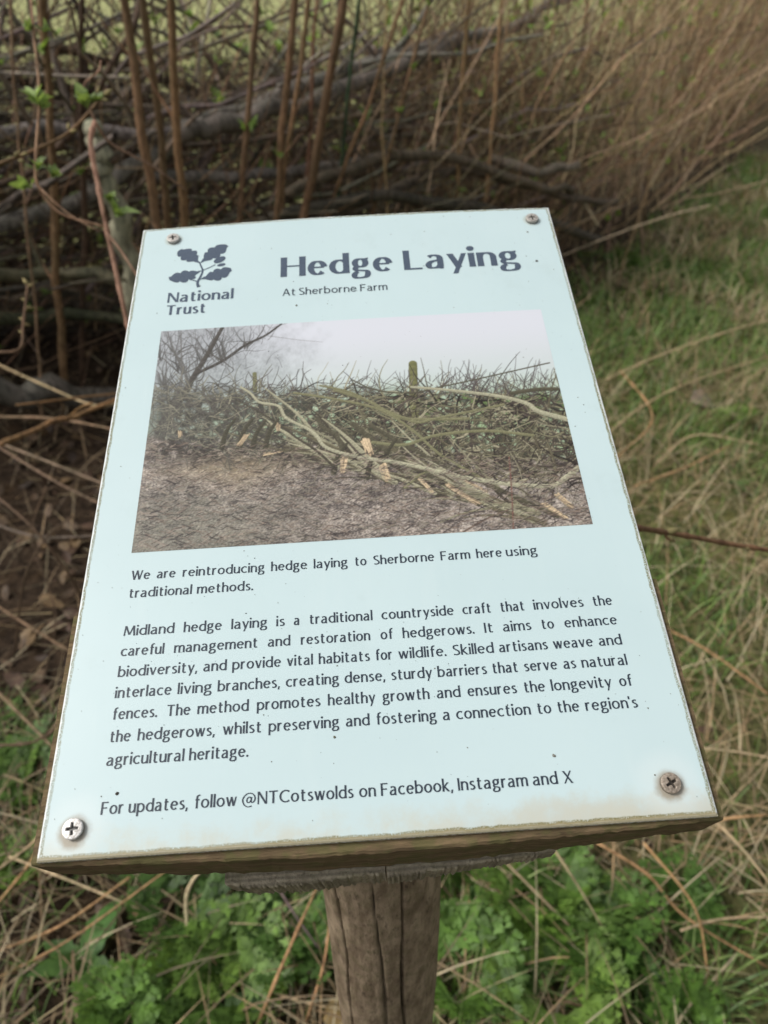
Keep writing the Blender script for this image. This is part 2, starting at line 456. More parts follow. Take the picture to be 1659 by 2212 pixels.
def word(mb, s, x0, x1, y, cap, tk, tn, gap, z0=0.16):
    """set a word between x0 and x1 (mm) on baseline y"""
    T = tn / 2
    gl = [glyph(c, T) for c in s]
    tot = sum(g[1] for g in gl)
    W = (x1 - x0) / cap
    n = len(s)
    # W = k*(tot + gap*(n-1)) + n*tk  (single letters keep their natural width)
    k = (W - n * tk) / max(tot + gap * (n - 1), 1e-3) if tot > .1 else 1
    x = 0.0
    for gi, (g, wd) in enumerate(gl):
        ox = x + tk / 2
        for si, stq in enumerate(g):
            z = z0 + 0.012 * si
            if stq[0] == 'd':
                r = tk * 0.62
                cx, cy = ox + k * stq[1], stq[2]
                a = np.arange(14) * 2 * PI / 14
                P = [(cx + r * math.cos(q), cy + r * 0.95 * math.sin(q)) for q in a]
                mb.add([((x0 + px * cap) / 1000, (y + py * cap) / 1000, (z + bow(x0 + cx * cap, y + cy * cap)) / 1000) for px, py in P], [tuple(range(14))], (1, 1, 1))
                continue
            if stq[0] == 'o':
                _, cx, cy, rx, ry = stq
                a = np.linspace(0, 2 * PI, 33)
                P = np.stack([ox + k * (cx + rx * np.cos(a)), cy + ry * np.sin(a)], 1); wt = 1; kind = 's'
                tan = np.stack([-k * rx * np.sin(a), ry * np.cos(a)], 1)
            else:
                kind, pts, wt = stq
                P = np.array(pts, float); P[:, 0] = ox + k * P[:, 0]
                if kind == 's': P = crom(P, 6)
                else: P = np.array([P[0] + (P[-1] - P[0]) * q for q in (0, .06, .14, .26, .5, .74, .86, .94, 1)])
                tan = np.gradient(P, axis=0)
            tan = tan / (np.linalg.norm(tan, axis=1)[:, None] + 1e-9)
            vy = np.abs(tan[:, 1])
            wid = (tn + (tk - tn) * vy ** 1.3) * wt
            L = np.concatenate([[0], np.cumsum(np.linalg.norm(np.diff(P, axis=0), axis=1))])
            if stq[0] != 'o':
                wid = wid * (1 + (0.13 if tk < .2 else 0.06) * (np.exp(-L / .09) + np.exp(-(L[-1] - L) / .09)))
            if kind == 'l' and vy[0] > .45: N = np.tile([1.0, 0.0], (len(P), 1)); wid = wid / vy
            elif kind == 'l': N = np.tile([0.0, 1.0], (len(P), 1))
            else: N = np.stack([-tan[:, 1], tan[:, 0]], 1)
            A = P + N * wid[:, None] / 2; B = P - N * wid[:, None] / 2
            m = len(P)
            V = [((x0 + q[0] * cap) / 1000, (y + q[1] * cap) / 1000, (z + bow(x0 + q[0] * cap, y + q[1] * cap)) / 1000) for q in np.vstack([A, B])]
            mb.add(V, [(i, i + 1, m + i + 1, m + i) for i in range(m - 1)], (1, 1, 1))
        x += tk + k * (wd + gap)

LINES = [
 (133.9, [('We', 24.9, 34.8), ('are', 38.4, 48.2), ('reintroducing', 52.0, 95.3), ('hedge', 98.7, 117.7), ('laying', 121.3, 139.3), ('to', 143.0, 149.3), ('Sherborne', 152.8, 185.3), ('Farm', 188.7, 204.5), ('here', 207.8, 221.4), ('using', 223.6, 240.3)]),
 (123.5, [('traditional', 24.8, 57.6), ('methods.', 60.3, 89.6)]),
 (102.4, [('Midland', 24.8, 50.3), ('hedge', 55.1, 74.3), ('laying', 79.2, 97.4), ('is', 102.0, 106.3), ('a', 110.8, 113.9), ('traditional', 118.6, 150.8), ('countryside', 155.4, 192.2), ('craft', 196.7, 211.4), ('that', 216.0, 228.5), ('involves', 233.1, 258.6), ('the', 263.4, 273.3)]),
 (91.7, [('careful', 24.7, 46.2), ('management', 51.2, 93.0), ('and', 97.9, 109.1), ('restoration', 114.4, 149.1), ('of', 154.3, 160.5), ('hedgerows.', 165.4, 201.5), ('It', 206.5, 211.0), ('aims', 215.8, 230.1), ('to', 235.2, 241.6), ('enhance', 246.9, 273.4)]),
 (81.0, [('biodiversity,', 24.7, 63.6), ('and', 66.5, 77.9), ('provide', 80.7, 104.6), ('vital', 107.5, 120.3), ('habitats', 123.2, 148.4), ('for', 151.1, 159.6), ('wildlife.', 162.5, 186.3), ('Skilled', 189.3, 209.7), ('artisans', 212.3, 236.5), ('weave', 239.3, 259.0), ('and', 261.9, 273.4)]),
 (70.5, [('interlace', 24.6, 51.8), ('living', 54.8, 71.3), ('branches,', 74.1, 104.3), ('creating', 107.1, 132.9), ('dense,', 135.6, 155.4), ('sturdy', 158.2, 178.1), ('barriers', 180.9, 204.9), ('that', 207.5, 220.2), ('serve', 223.1, 239.3), ('as', 242.3, 248.5), ('natural', 251.3, 273.6)]),
 (60.1, [('fences.', 24.7, 46.1), ('The', 50.3, 61.7), ('method', 65.1, 89.5), ('promotes', 93.4, 123.7), ('healthy', 127.3, 149.9), ('growth', 153.4, 175.9), ('and', 179.4, 190.8), ('ensures', 194.2, 217.9), ('the', 221.3, 231.5), ('longevity', 234.5, 263.6), ('of', 267.4, 273.6)]),
 (49.5, [('the', 24.8, 34.6), ('hedgerows,', 37.9, 74.1), ('whilst', 77.7, 96.0), ('preserving', 99.2, 132.4), ('and', 135.5, 146.7), ('fostering', 149.7, 178.3), ('a', 181.2, 184.7), ('connection', 187.6, 222.8), ('to', 225.9, 232.6), ('the', 235.5, 245.9), ("region's", 248.9, 273.7)]),
 (38.8, [('agricultural', 24.8, 60.5), ('heritage.', 62.8, 90.2)]),
 (17.7, [('For', 25.2, 35.3), ('updates,', 37.5, 64.0), ('follow', 66.7, 85.7), ('@NTCotswolds', 87.9, 137.9), ('on', 140.4, 147.9), ('Facebook,', 150.2, 182.6), ('Instagram', 184.8, 216.3), ('and', 218.5, 229.8), ('X', 232.4, 236.6)]),
]
for k, nm in ((slice(0, 2), 'introduction_lettering'), (slice(2, 9), 'paragraph_lettering'), (slice(9, 10), 'footer_lettering')):
    mb = MB()
    for y, ws in LINES[k]:
        for s, x0, x1 in ws: word(mb, s, x0, x1, y, 5.35, .162, .096, .08)
    sign_part(nm, mb, M_INK, panel)
mb = MB()
word(mb, 'Hedge', 101.0, 178.4, 359.2, 19.5, .225, .075, .06); word(mb, 'Laying', 186.2, 267.0, 359.2, 19.5, .225, .075, .06)
sign_part('title_lettering', mb, M_INKT, panel)
mb = MB()
for s, x0, x1 in (('At', 102.5, 111.4), ('Sherborne', 113.4, 152.5), ('Farm', 155.1, 173.5)): word(mb, s, x0, x1, 340.8, 6.6, .13, .10, .09)
sign_part('subtitle_lettering', mb, M_INK, panel)
mb = MB()
word(mb, 'National', 24.5, 69.3, 341.5, 9.4, .185, .105, .06); word(mb, 'Trust', 24.4, 51.5, 329.8, 9.0, .185, .105, .06)
sign_part('emblem_lettering', mb, M_INKT, panel)

# --- oak leaf emblem
mb = MB()
def poly(P, z=0.1):
    c = np.mean(P, axis=0); V = [c] + list(P); n = len(P)
    mb.add([(a / 1000, b / 1000, (z + bow(a, b)) / 1000) for a, b in V], [(0, i + 1, (i + 1) % n + 1) for i in range(n)], (1, 1, 1))
def oak(ax, ay, bx, by, wd, bend, lobes=4, z=0.1):
    """lobed leaf from foot a to tip b as a strip of quads"""
    m = 90; U, D = [], []
    dx_, dy_ = bx - ax, by - ay; L = math.hypot(dx_, dy_); ux, uy = dx_ / L, dy_ / L
    for i in range(m + 1):
        s = i / m
        env = wd * (math.sin(PI * min(1, s * .93 + .02) ** 1.15) ** .75) * (.35 + .65 * min(1, s * 2.6))
        lob = .6 + .4 * abs(math.sin(PI * (lobes * s ** .85))) ** .55
        lob2 = .6 + .4 * abs(math.sin(PI * (lobes * s ** .85 + .3))) ** .55
        cx = ax + dx_ * s - uy * bend * math.sin(PI * s); cy = ay + dy_ * s + ux * bend * math.sin(PI * s)
        U.append((cx - uy * env * lob - ux * env * .15 * 0, cy + ux * env * lob)); D.append((cx + uy * env * lob2, cy - ux * env * lob2))
    V = [(a / 1000, b / 1000, (z + bow(a, b)) / 1000) for a, b in U + D]
    mb.add(V, [(i, i + 1, m + 2 + i, m + 1 + i) for i in range(m)], (1, 1, 1))
def stalk(P, w, z=0.13):
    P = crom(P, 5); tn_ = np.gradient(P, axis=0); tn_ /= np.linalg.norm(tn_, axis=1)[:, None]
    N = np.stack([-tn_[:, 1], tn_[:, 0]], 1); w = np.linspace(w[0], w[1], len(P))[:, None] / 2
    Q = np.vstack([P + N * w, P - N * w]); m = len(P)
    mb.add([(a / 1000, b / 1000, (z + bow(a, b)) / 1000) for a, b in Q], [(i, i + 1, m + i + 1, m + i) for i in range(m - 1)], (1, 1, 1))
def oval(cx, cy, rx, ry, ang, z=0.1):
    a = np.arange(20) * 2 * PI / 20; ca, sa = math.cos(ang), math.sin(ang)
    poly([(cx + rx * math.cos(q) * ca - ry * math.sin(q) * sa, cy + rx * math.cos(q) * sa + ry * math.sin(q) * ca) for q in a], z)
oak(43.6, 379.2, 28.2, 393.8, 6.6, -1.0, 4)
oak(44.6, 378.8, 62.3, 396.0, 6.4, .8, 4, .105)
oak(46.0, 371.2, 23.8, 365.0, 6.2, 1.6, 4, .11)
oak(45.6, 362.6, 66.6, 370.6, 6.2, -1.2, 4, .115)
stalk([(43.6, 380.6), (45.0, 376.5), (46.6, 371.6), (46.2, 367), (44.4, 361.5), (44.0, 358.5), (44.9, 354.6)], (.9, 2.1), .13)
stalk([(46.4, 371.0), (50.5, 373.2), (55.4, 376.2)], (.8, .8), .14)
stalk([(44.0, 360.2), (41.0, 361.8), (38.5, 362.8)], (1.0, .7), .145)
stalk([(45.4, 362.0), (46.8, 363.0), (48.5, 363.6)], (.8, .5), .15)
oval(58.0, 380.9, 4.6, 2.9, .62, .12); oval(59.5, 375.6, 3.0, 1.5, .2, .125)
oval(39.6, 364.6, 3.0, 1.7, -.1, .12); oval(35.3, 362.4, 2.0, 2.0, 0, .125)
sign_part('oak_leaf_emblem', mb, M_INKT, panel)

# --- printed photograph of a laid hedge
GW, GH = 600, 396
KX = 1920 / 1659
def homog(src, dst):
    A = []
    for (x, y), (u, v_) in zip(src, dst):
        A.append([x, y, 1, 0, 0, 0, -u * x, -u * y, -u]); A.append([0, 0, 0, x, y, 1, -v_ * x, -v_ * y, -v_])
    return np.linalg.svd(np.array(A, float))[2][-1].reshape(3, 3)
HP = homog([(138, 95), (1455, 20), (1624, 760), (38, 862)], [(0, 0), (GW, 0), (GW, GH), (0, GH)])
def pp(x, y):
    q = HP @ np.array([x, y, 1.0]); return q[0] / q[2], q[1] / q[2]
yy, xx = np.mgrid[0:GH, 0:GW].astype(np.float32)
def vnoise(cell, seed, ax=1.0):
    r = np.random.default_rng(seed); gw, gh = int(GW / cell / ax) + 3, int(GH / cell) + 3
    g_ = r.random((gh, gw)).astype(np.float32)
    X, Y = xx / cell / ax, yy / cell
    i, j = X.astype(int), Y.astype(int); fx, fy = X - i, Y - j
    fx = fx * fx * (3 - 2 * fx); fy = fy * fy * (3 - 2 * fy)
    return (g_[j, i] * (1 - fx) + g_[j, i + 1] * fx) * (1 - fy) + (g_[j + 1, i] * (1 - fx) + g_[j + 1, i + 1] * fx) * fy
def lin(r, g_, b): return np.array([((c / 255 + .055) / 1.055) ** 2.4 if c > 10 else c / 255 / 12.92 for c in (r, g_, b)], dtype=np.float32)
def sm(a, b, x): t_ = np.clip((x - a) / (b - a), 0, 1); return t_ * t_ * (3 - 2 * t_)
im = np.zeros((GH, GW, 3), np.float32)
def over(mask, c):
    global im
    im = im * (1 - mask[..., None]) + np.asarray(c, np.float32) * mask[..., None]
vv = yy / GH; uu = xx / GW
im[:] = lin(200, 202, 208)
over(sm(.05, .42, vv), lin(186, 196, 192))
over(sm(.30, .50, vv + .03 * vnoise(30, 5)) * .8, lin(150, 172, 132))
over(sm(.45, .60, vv) * .4 * sm(.5, .7, vnoise(18, 6)), lin(128, 156, 96))
# misty trees on the left
fm = sm(.42, .10, uu + .10 * (vnoise(26, 1) - .5) + .06 * (vnoise(8, 2) - .5) - .05 * np.sin(vv * 9)) * sm(-.05, .25, vv + .3)
over(fm * .60, lin(138, 142, 142))
over(fm * sm(.2, .9, .5 * vnoise(6, 3, .6) + .5 * vnoise(2.5, 33, .6)) * .40, lin(96, 98, 96))
# ground of leaf litter
gl_y = .50 + .21 * uu + .02 * (vnoise(14, 8) - .5)
gmask = sm(0, .035, vv - gl_y)
def draw(P, w, c, alpha=1.0, w2=None):
    """polyline in grid units, antialiased"""
    global im
    w2 = w if w2 is None else w2; m = len(P) - 1
    for i in range(m):
        (x0, y0), (x1, y1) = P[i], P[i + 1]
        wa = (w + (w2 - w) * i / m) / 2
        xa, xb = int(max(0, min(x0, x1) - wa - 2)), int(min(GW, max(x0, x1) + wa + 3))
        ya, yb = int(max(0, min(y0, y1) - wa - 2)), int(min(GH, max(y0, y1) + wa + 3))
        if xb <= xa or yb <= ya: continue
        X, Y = xx[ya:yb, xa:xb], yy[ya:yb, xa:xb]
        dx_, dy_ = x1 - x0, y1 - y0; l2 = dx_ * dx_ + dy_ * dy_ + 1e-6
        q = np.clip(((X - x0) * dx_ + (Y - y0) * dy_) / l2, 0, 1)
        ex_, ey_ = X - x0 - q * dx_, Y - y0 - q * dy_
        d = np.sqrt(ex_ ** 2 + ey_ ** 2)
        a = np.clip(wa + .5 - d, 0, 1)[..., None] * alpha * min(1, wa * 2 + .3)
        sh = 1 - .28 * np.clip((ey_ + .3 * ex_) / max(wa, .5), -1, 1)[..., None] * (1 if wa > 1 else .3)
        im[ya:yb, xa:xb] = im[ya:yb, xa:xb] * (1 - a) + np.asarray(c) * sh * a
lm_ = sm(.15, .9, .6 * vnoise(1.3, 11, 1.5) + .4 * vnoise(7, 41, 2))[..., None]
litter = lin(96, 86, 80)[None, None] * (1 - lm_) + lin(172, 158, 142) * lm_
litter *= (.62 + .45 * vnoise(1.2, 12, 1.4) + .35 * vnoise(2.6, 18, 1.2))[..., None]
litter = litter * .72 + litter.mean(axis=2, keepdims=True) * .28
litter = litter * (.75 + .5 * vnoise(40, 13)[..., None])
tan_ = sm(.25, .0, np.abs(uu - .22) * .8 + np.abs(vv - .68) * 1.6)[..., None]
litter = litter * (1 - tan_ * .6) + lin(158, 142, 112) * (.6 + .8 * vnoise(1.8, 15, 2)[..., None]) * tan_ * .6
gr_ = (sm(.45, .15, uu) * sm(.75, .95, vv + .1 * vnoise(20, 17)))[..., None]
litter = litter * (1 - gr_ * .6) + lin(118, 118, 104) * (.6 + .8 * vnoise(1.7, 16, .7)[..., None]) * gr_ * .6
im = im * (1 - gmask[..., None]) + litter * gmask[..., None]
# dark mass of the hedge foot
hm_ = sm(.10, .0, np.abs(vv - (.47 + .14 * uu)) - .10 - .03 * vnoise(12, 19)) * sm(-.02, .05, uu)
over(hm_ * sm(.1, .5, vnoise(7, 20)) * .9, lin(60, 54, 46))
over(hm_ * sm(.6, .8, vnoise(10, 22)) * sm(.5, .7, uu) * sm(.62, .45, vv) * .8, lin(112, 138, 78))
pr = random.Random(4)
def Z(pts): return crom([pp(*p) for p in pts], 5)
# bare tree
tr_c = lin(84, 80, 74)
pr2 = random.Random(9)
for k in range(120):
    bx_, by_ = pr2.choice([(165, 380), (215, 320), (250, 255), (280, 210), (300, 175), (190, 180), (210, 240), (350, 200), (430, 145), (150, 300), (130, 200)])
    a = pr2.uniform(-2.5, -.3); l = pr2.uniform(50, 150); P = [(bx_ + pr2.uniform(-15, 15), by_ + pr2.uniform(-15, 15))]
    for _ in range(4): P.append((P[-1][0] + math.cos(a) * l / 4, P[-1][1] + math.sin(a) * l / 4)); a += pr2.gauss(0, .3)
    draw(Z(P), pr2.choice([1.2, 1.8, 2.6]), lin(88, 86, 82) * pr2.uniform(.8, 1.3), .85, .6)
draw(Z([(130, 440), (165, 380), (215, 320), (250, 255), (300, 175), (350, 85)]), 13, tr_c, 1, 6)
draw(Z([(150, 440), (190, 360), (225, 300)]), 12, tr_c, .9, 9)
draw(Z([(255, 245), (350, 200), (430, 145), (500, 112), (556, 72)]), 6, lin(76, 72, 66), 1, 3.2)
draw(Z([(232, 285), (225, 250), (190, 180), (160, 98)]), 6, lin(104, 102, 98), .8, 2)
draw(Z([(205, 310), (210, 240), (206, 96)]), 5, lin(108, 106, 102), .8, 2)
draw(Z([(300, 168), (345, 195), (372, 215), (386, 236), (300, 290)]), 2.4, tr_c, .9, 1)
draw(Z([(500, 112), (560, 120), (620, 128), (700, 135)]), 1.1, lin(120, 116, 114), .8, .6)
for k in range(150):
    x, y = pr.uniform(110, 560), pr.uniform(70, 240)
    a = pr.uniform(-2.6, -.5); l = pr.uniform(20, 80); 
    if x > 400 and pr.random() < .7: continue
    P = [(x, y)]
    for _ in range(3): a += pr.uniform(-.4, .4); P.append((P[-1][0] + math.cos(a) * l / 3, P[-1][1] + math.sin(a) * l / 3))
    draw(Z(P), 1.1, lin(108, 106, 104), .6, .5)
# fence behind
draw(Z([(1010, 210), (1012, 300), (1016, 405)]), 13, lin(112, 112, 74)); draw(Z([(463, 243), (465, 302)]), 6.5, lin(116, 116, 84))
draw(Z([(700, 316), (830, 322), (1005, 327)]), 2.5, lin(92, 88, 74), .9)
# brush of the laid hedge
pal = [lin(96, 90, 72), lin(122, 118, 94), lin(74, 66, 58), lin(52, 46, 42), lin(148, 142, 118), lin(84, 74, 68)]
for k in range(2300):
    x = pr.uniform(100, 1600); u_ = (x - 100) / 1500
    y = 300 + 40 * u_ + pr.uniform(-20, 175 + 120 * u_) 
    a = pr.gauss(.25 if pr.random() < .7 else -.6, .55) + (PI if pr.random() < .5 else 0); l = pr.uniform(40, 190) * (.5 + .6 * u_)
    P = [(x, y)]
    for _ in range(4): a += pr.gauss(0, .28); P.append((P[-1][0] + math.cos(a) * l / 4, P[-1][1] + math.sin(a) * l / 4))
    c = pal[pr.randrange(6)] * pr.uniform(.7, 1.25)
    fog = max(0, .55 - u_ * 1.2)
    draw(Z(P), pr.choice([.9, 1.2, 1.6, 2.6]) * (.7 + .6 * u_), c * (1 - fog) + lin(112, 112, 104) * fog, .95, .7)
for k in range(170):
    x = pr.uniform(430, 1500) if pr.random() < .4 else pr.uniform(1050, 1520); y = 265 + pr.uniform(0, 60)
    a = -PI / 2 + pr.uniform(-1.0, 1.0); l = pr.uniform(25, 95) * (1 if x > 850 else .5)
    P = [(x, y)]
    for _ in range(3): a += pr.gauss(0, .3); P.append((P[-1][0] + math.cos(a) * l / 3, P[-1][1] + math.sin(a) * l / 3))
    draw(Z(P), 1.2, lin(92, 84, 82) * pr.uniform(.8, 1.3), .85, .6)
for k in range(60):
    x0_ = pr.uniform(640, 1480); y0_ = 470 + (x0_ - 640) * .27 + pr.uniform(0, 40); l = pr.uniform(160, 420); a = PI + pr.uniform(.28, .75)
    P = [(x0_ + 40, y0_ + 40)]
    for _ in range(5): P.append((P[-1][0] + math.cos(a) * l / 5, P[-1][1] + math.sin(a) * l / 5)); a += pr.gauss(-.04, .12)
    draw(Z(P), pr.uniform(4, 10), pr.choice([lin(104, 98, 78), lin(136, 132, 108), lin(80, 74, 62), lin(160, 156, 130)]), 1, 1.4)
pale = lin(162, 159, 134); mid = lin(124, 122, 92); drk = lin(88, 84, 68)
draw(Z([(740, 300), (860, 340), (960, 395), (1090, 400), (1200, 398)]), 5, mid); draw(Z([(790, 340), (920, 372), (1020, 410), (1100, 395), (1320, 350)]), 4, mid)
draw(Z([(690, 285), (800, 310), (930, 380), (1000, 400)]), 3.5, mid); draw(Z([(600, 310), (760, 335), (900, 370), (1010, 440), (1100, 520), (1240, 600)]), 4, mid)
draw(Z([(800, 415), (880, 480), (960, 540), (1080, 600), (1230, 690)]), 8, drk); draw(Z([(860, 420), (1000, 500), (1120, 560), (1300, 640), (1500, 730)]), 7, drk)
draw(Z([(870, 480), (980, 488), (1090, 455), (1260, 440), (1420, 455)]), 5, mid); draw(Z([(800, 265), (880, 300), (1000, 310), (1100, 290), (1240, 260), (1480, 205)]), 2.4, drk)
draw(Z([(1350, 310), (1430, 298), (1505, 295)]), 7, drk); draw(Z([(980, 635), (1040, 585), (1090, 575)]), 4, mid)
draw(Z([(680, 400), (700, 430), (740, 450), (760, 490), (770, 560)]), 6, drk)
for sx, sy in ((350, 500), (410, 500), (455, 505), (500, 500), (735, 585), (850, 600), (905, 570)):
    draw(Z([(sx, sy), (sx + 14, sy - 55), (sx + 45, sy - 100)]), 8, drk * .8, 1, 4)
draw(Z([(415, 290), (450, 312), (480, 342), (545, 355), (572, 396), (640, 430), (675, 455), (702, 492), (760, 516), (850, 535), (930, 545), (1010, 560), (1080, 576), (1200, 602), (1340, 622), (1480, 628), (1530, 600), (1575, 565)]), 3.2, pale, 1, 7.5)
draw(Z([(1005, 290), (1130, 300), (1300, 320), (1400, 345), (1440, 372), (1540, 400)]), 4.2, pale * .95, 1, 8.5)
draw(Z([(1350, 775), (1345, 640), (1338, 530)]), 2, lin(120, 86, 76)); draw(Z([(1170, 790), (1260, 740), (1345, 705)]), 2, lin(110, 92, 80))
cut = lin(204, 182, 148)
for P, w_ in (([(840, 470), (850, 492), (862, 522)], 9), ([(770, 535), (764, 580)], 7), ([(434, 455), (408, 492)], 5), ([(500, 520), (552, 512)], 5), ([(905, 558), (920, 608)], 7), ([(1035, 608), (1075, 650)], 6), ([(1130, 625), (1180, 660), (1236, 690)], 6), ([(1500, 660), (1550, 702)], 6), ([(1455, 690), (1530, 735)], 7), ([(542, 418), (544, 440)], 4), ([(205, 442), (207, 460)], 3), ([(1190, 610), (1260, 650)], 3)):
    for q_ in range(11):
        jx, jy = pr.gauss(0, w_ * .45), pr.gauss(0, w_ * .35)
        draw(Z([(a_ + jx * 1.6 + pr.gauss(0, 2), b_ + jy + pr.gauss(0, 2)) for a_, b_ in P]), w_ * pr.uniform(.2, .5), cut * pr.uniform(.45, 1.0), .95, w_ * .15)
for k in range(5200):
    x = pr.uniform(0, GW); y = pr.uniform(.50 * GH, GH)
    if y / GH < .54 + .21 * x / GW: continue
    a = pr.uniform(-.7, .7); l = pr.uniform(2, 12) * (.5 + y / GH)
    draw([(x, y), (x + math.cos(a) * l, y + math.sin(a) * l)], pr.choice([.7, 1.0, 1.5]), pr.choice([lin(150, 136, 122), lin(66, 58, 56), lin(120, 104, 92), lin(50, 42, 44), lin(134, 128, 112)]), .75)
tex_ = (.72 + .38 * vnoise(1.05, 51, 1.3) + .18 * vnoise(2.2, 52))[..., None]
im = im * (1 + (tex_ - 1) * sm(.30, .42, vv)[..., None])
lum = im.mean(axis=2, keepdims=True)
im = im * .9 + lum * .1
im = np.clip(.36 * (np.maximum(im, 0) / .36) ** 1.12, 0, 1) * .98
P0, P1, Q0, Q1 = 23.3, 273.2, 150.2, 315.1
me = bpy.data.meshes.new('printed_photograph')
bwx = P0 + (P1 - P0) * xx / (GW - 1); bwy = Q1 - (Q1 - Q0) * yy / (GH - 1)
bz = 2.6 * (1 - (2 * bwx / 297 - 1) ** 2) * np.maximum(0, (bwy - 120) / 300) ** 2
VV = np.stack([bwx / 1000, bwy / 1000, (bz + .10) / 1000], -1).reshape(-1, 3)
idx = np.arange(GW * GH).reshape(GH, GW)
FF = np.stack([idx[1:, :-1], idx[1:, 1:], idx[:-1, 1:], idx[:-1, :-1]], -1).reshape(-1, 4)
me.vertices.add(len(VV)); me.vertices.foreach_set('co', VV.ravel())
me.loops.add(FF.size); me.loops.foreach_set('vertex_index', FF.ravel())
me.polygons.add(len(FF)); me.polygons.foreach_set('loop_start', np.arange(len(FF)) * 4)
me.update(calc_edges=True)
at = me.color_attributes.new('Col', 'FLOAT_COLOR', 'POINT')
at.data.foreach_set('color', np.concatenate([np.clip(im, 0, 1).reshape(-1, 3), np.ones((GW * GH, 1), np.float32)], 1).ravel())
t = NT('photo_print'); t.base(t.col(), 0.34, 0.32); me.materials.append(t.m)
obj('printed_photograph', me, panel)

# --- dirt specks and stray bits on the panel
mb = MB(); pr = random.Random(12)
spots = [(x, y, r) for x, y, r in ((277, 393, .9), (278.5, 362, 1.1), (24.5, 12.5 + 13, .3), (31.5, 26.5, .9), (112, 331, .8), (230, 30, .9), (130, 45, .7), (46, 356, .5))]
spots += [(pr.uniform(4, 293), pr.uniform(6, 416), pr.choice([.10, .12, .15, .18, .22, .38])) for _ in range(330)]
for x, y, r in spots:
    n = 7; P = [(x + r * pr.uniform(.6, 1.2) * math.cos(a), y + r * pr.uniform(.6, 1.2) * math.sin(a)) for a in np.arange(n) * 2 * PI / n]
    h = .2 + min(.25, r * .3); c = pr.choice([(.06, .055, .045), (.13, .12, .08), (.20, .20, .17)])
    V = [(a / 1000, b / 1000, (bow(a, b) + .16) / 1000) for a, b in P] + [(x / 1000, y / 1000, (bow(x, y) + .16 + h) / 1000)]
    mb.add(V, [(i, (i + 1) % n, n) for i in range(n)], c)
t = NT('grime'); t.base(t.col(), 0.9, 0.1); M_DIRT = t.m
o = sign_part('dirt_specks', mb, M_DIRT, panel); tag(o, kind='stuff')

# --- screws
t = NT('dull_zinc'); v = t.coord(); nn = t.noise(900, v, 4, .7)
t.base(t.mix(1.0, t.col(), t.mix(t.ramp(nn, .35, .65), (.55, .52, .48), (1.1, 1.08, 1.05)), 'MULTIPLY'), .45, .5); t.put(t.b.inputs['Metallic'], .35); t.bump(nn, .3, .0004)
M_SCREW = t.m
for sx, sy, ang, tilt, c in ((23.5, 405.6, .2, (.0, 0.02), (.60, .58, .55)), (282.2, 405.8, .1, (0, .02), (.50, .48, .45)), (279.2, 14.6, .45, (.03, .05), (.40, .34, .28)), (14.4, 12.3, .06, (-.02, .02), (.74, .73, .72))):
    mb = MB(); rr = 4.55; NA, NR = 72, 22
    V, C = [], []
    for j in range(NR + 1):
        r = rr * j / NR
        for i in range(NA):
            a = 2 * PI * i / NA; x, y = r * math.cos(a), r * math.sin(a)
            ca, sa = math.cos(ang), math.sin(ang); u_, v_ = x * ca + y * sa, -x * sa + y * ca
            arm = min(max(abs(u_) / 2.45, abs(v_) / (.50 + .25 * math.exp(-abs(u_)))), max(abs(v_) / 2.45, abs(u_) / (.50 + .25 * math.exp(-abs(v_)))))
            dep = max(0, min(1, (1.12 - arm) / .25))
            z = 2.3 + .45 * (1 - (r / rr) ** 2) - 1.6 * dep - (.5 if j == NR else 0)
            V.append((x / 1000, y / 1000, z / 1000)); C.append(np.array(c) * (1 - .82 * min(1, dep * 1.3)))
    F = [(j * NA + i, j * NA + (i + 1) % NA, (j + 1) * NA + (i + 1) % NA, (j + 1) * NA + i) for j in range(NR) for i in range(NA)]
    base_i = NR * NA
    for i in range(NA):
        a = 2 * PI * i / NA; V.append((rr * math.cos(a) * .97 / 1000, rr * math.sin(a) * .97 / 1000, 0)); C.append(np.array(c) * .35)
    F += [(base_i + i, base_i + (i + 1) % NA, base_i + NA + (i + 1) % NA, base_i + NA + i) for i in range(NA)]
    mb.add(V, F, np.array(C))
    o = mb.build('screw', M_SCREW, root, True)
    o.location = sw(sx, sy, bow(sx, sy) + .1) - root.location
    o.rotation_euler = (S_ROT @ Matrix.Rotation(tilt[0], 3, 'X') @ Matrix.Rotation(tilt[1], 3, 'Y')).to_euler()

# --- timber
def wood_mat(name, c1, c2, scale=(8, 60, 60), moss=0.0, rings=False):
    t = NT(name); v = t.coord(scale); nz = t.noise(3.0, v, 6, .65)
    fine = t.noise(9.0, v, 4, .7)
    c = t.mix(t.ramp(nz, .3, .7), c1, c2)
    if rings:
        w_ = t.n('ShaderNodeTexWave'); w_.wave_type = 'RINGS'; w_.inputs['Scale'].default_value = 55; w_.inputs['Distortion'].default_value = 3.0; w_.inputs['Detail'].default_value = 3
        mp = t.n('ShaderNodeMapping'); tcc = t.n('ShaderNodeTexCoord'); t.t.links.new(tcc.outputs['Object'], mp.inputs[0]); mp.inputs['Location'].default_value = (-.118 * .5, .0, 0); mp.inputs['Scale'].default_value = (.5, 2.2, .0)
        t.t.links.new(mp.outputs[0], w_.inputs[0]); c = t.mix(t.math('MULTIPLY', w_.outputs[1], .55), c, tuple(k * .45 for k in c1))
    c = t.mix(t.math('MULTIPLY', t.ramp(fine, .52, .72), .7), c, tuple(k * .3 for k in c1))
    if moss: c = t.mix(t.math('MULTIPLY', t.ramp(t.noise(120, t.coord(), 4), .45, .62), moss), c, (.10, .11, .035))
    c = t.mix(1.0, c, t.col(), 'MULTIPLY')
    t.base(c, .85, .2); t.bump(fine, .8, .0015)
    return t.m
M_BOARD = wood_mat('weathered_board', (.10, .07, .038), (.22, .155, .085), (12, 90, 90), .5)
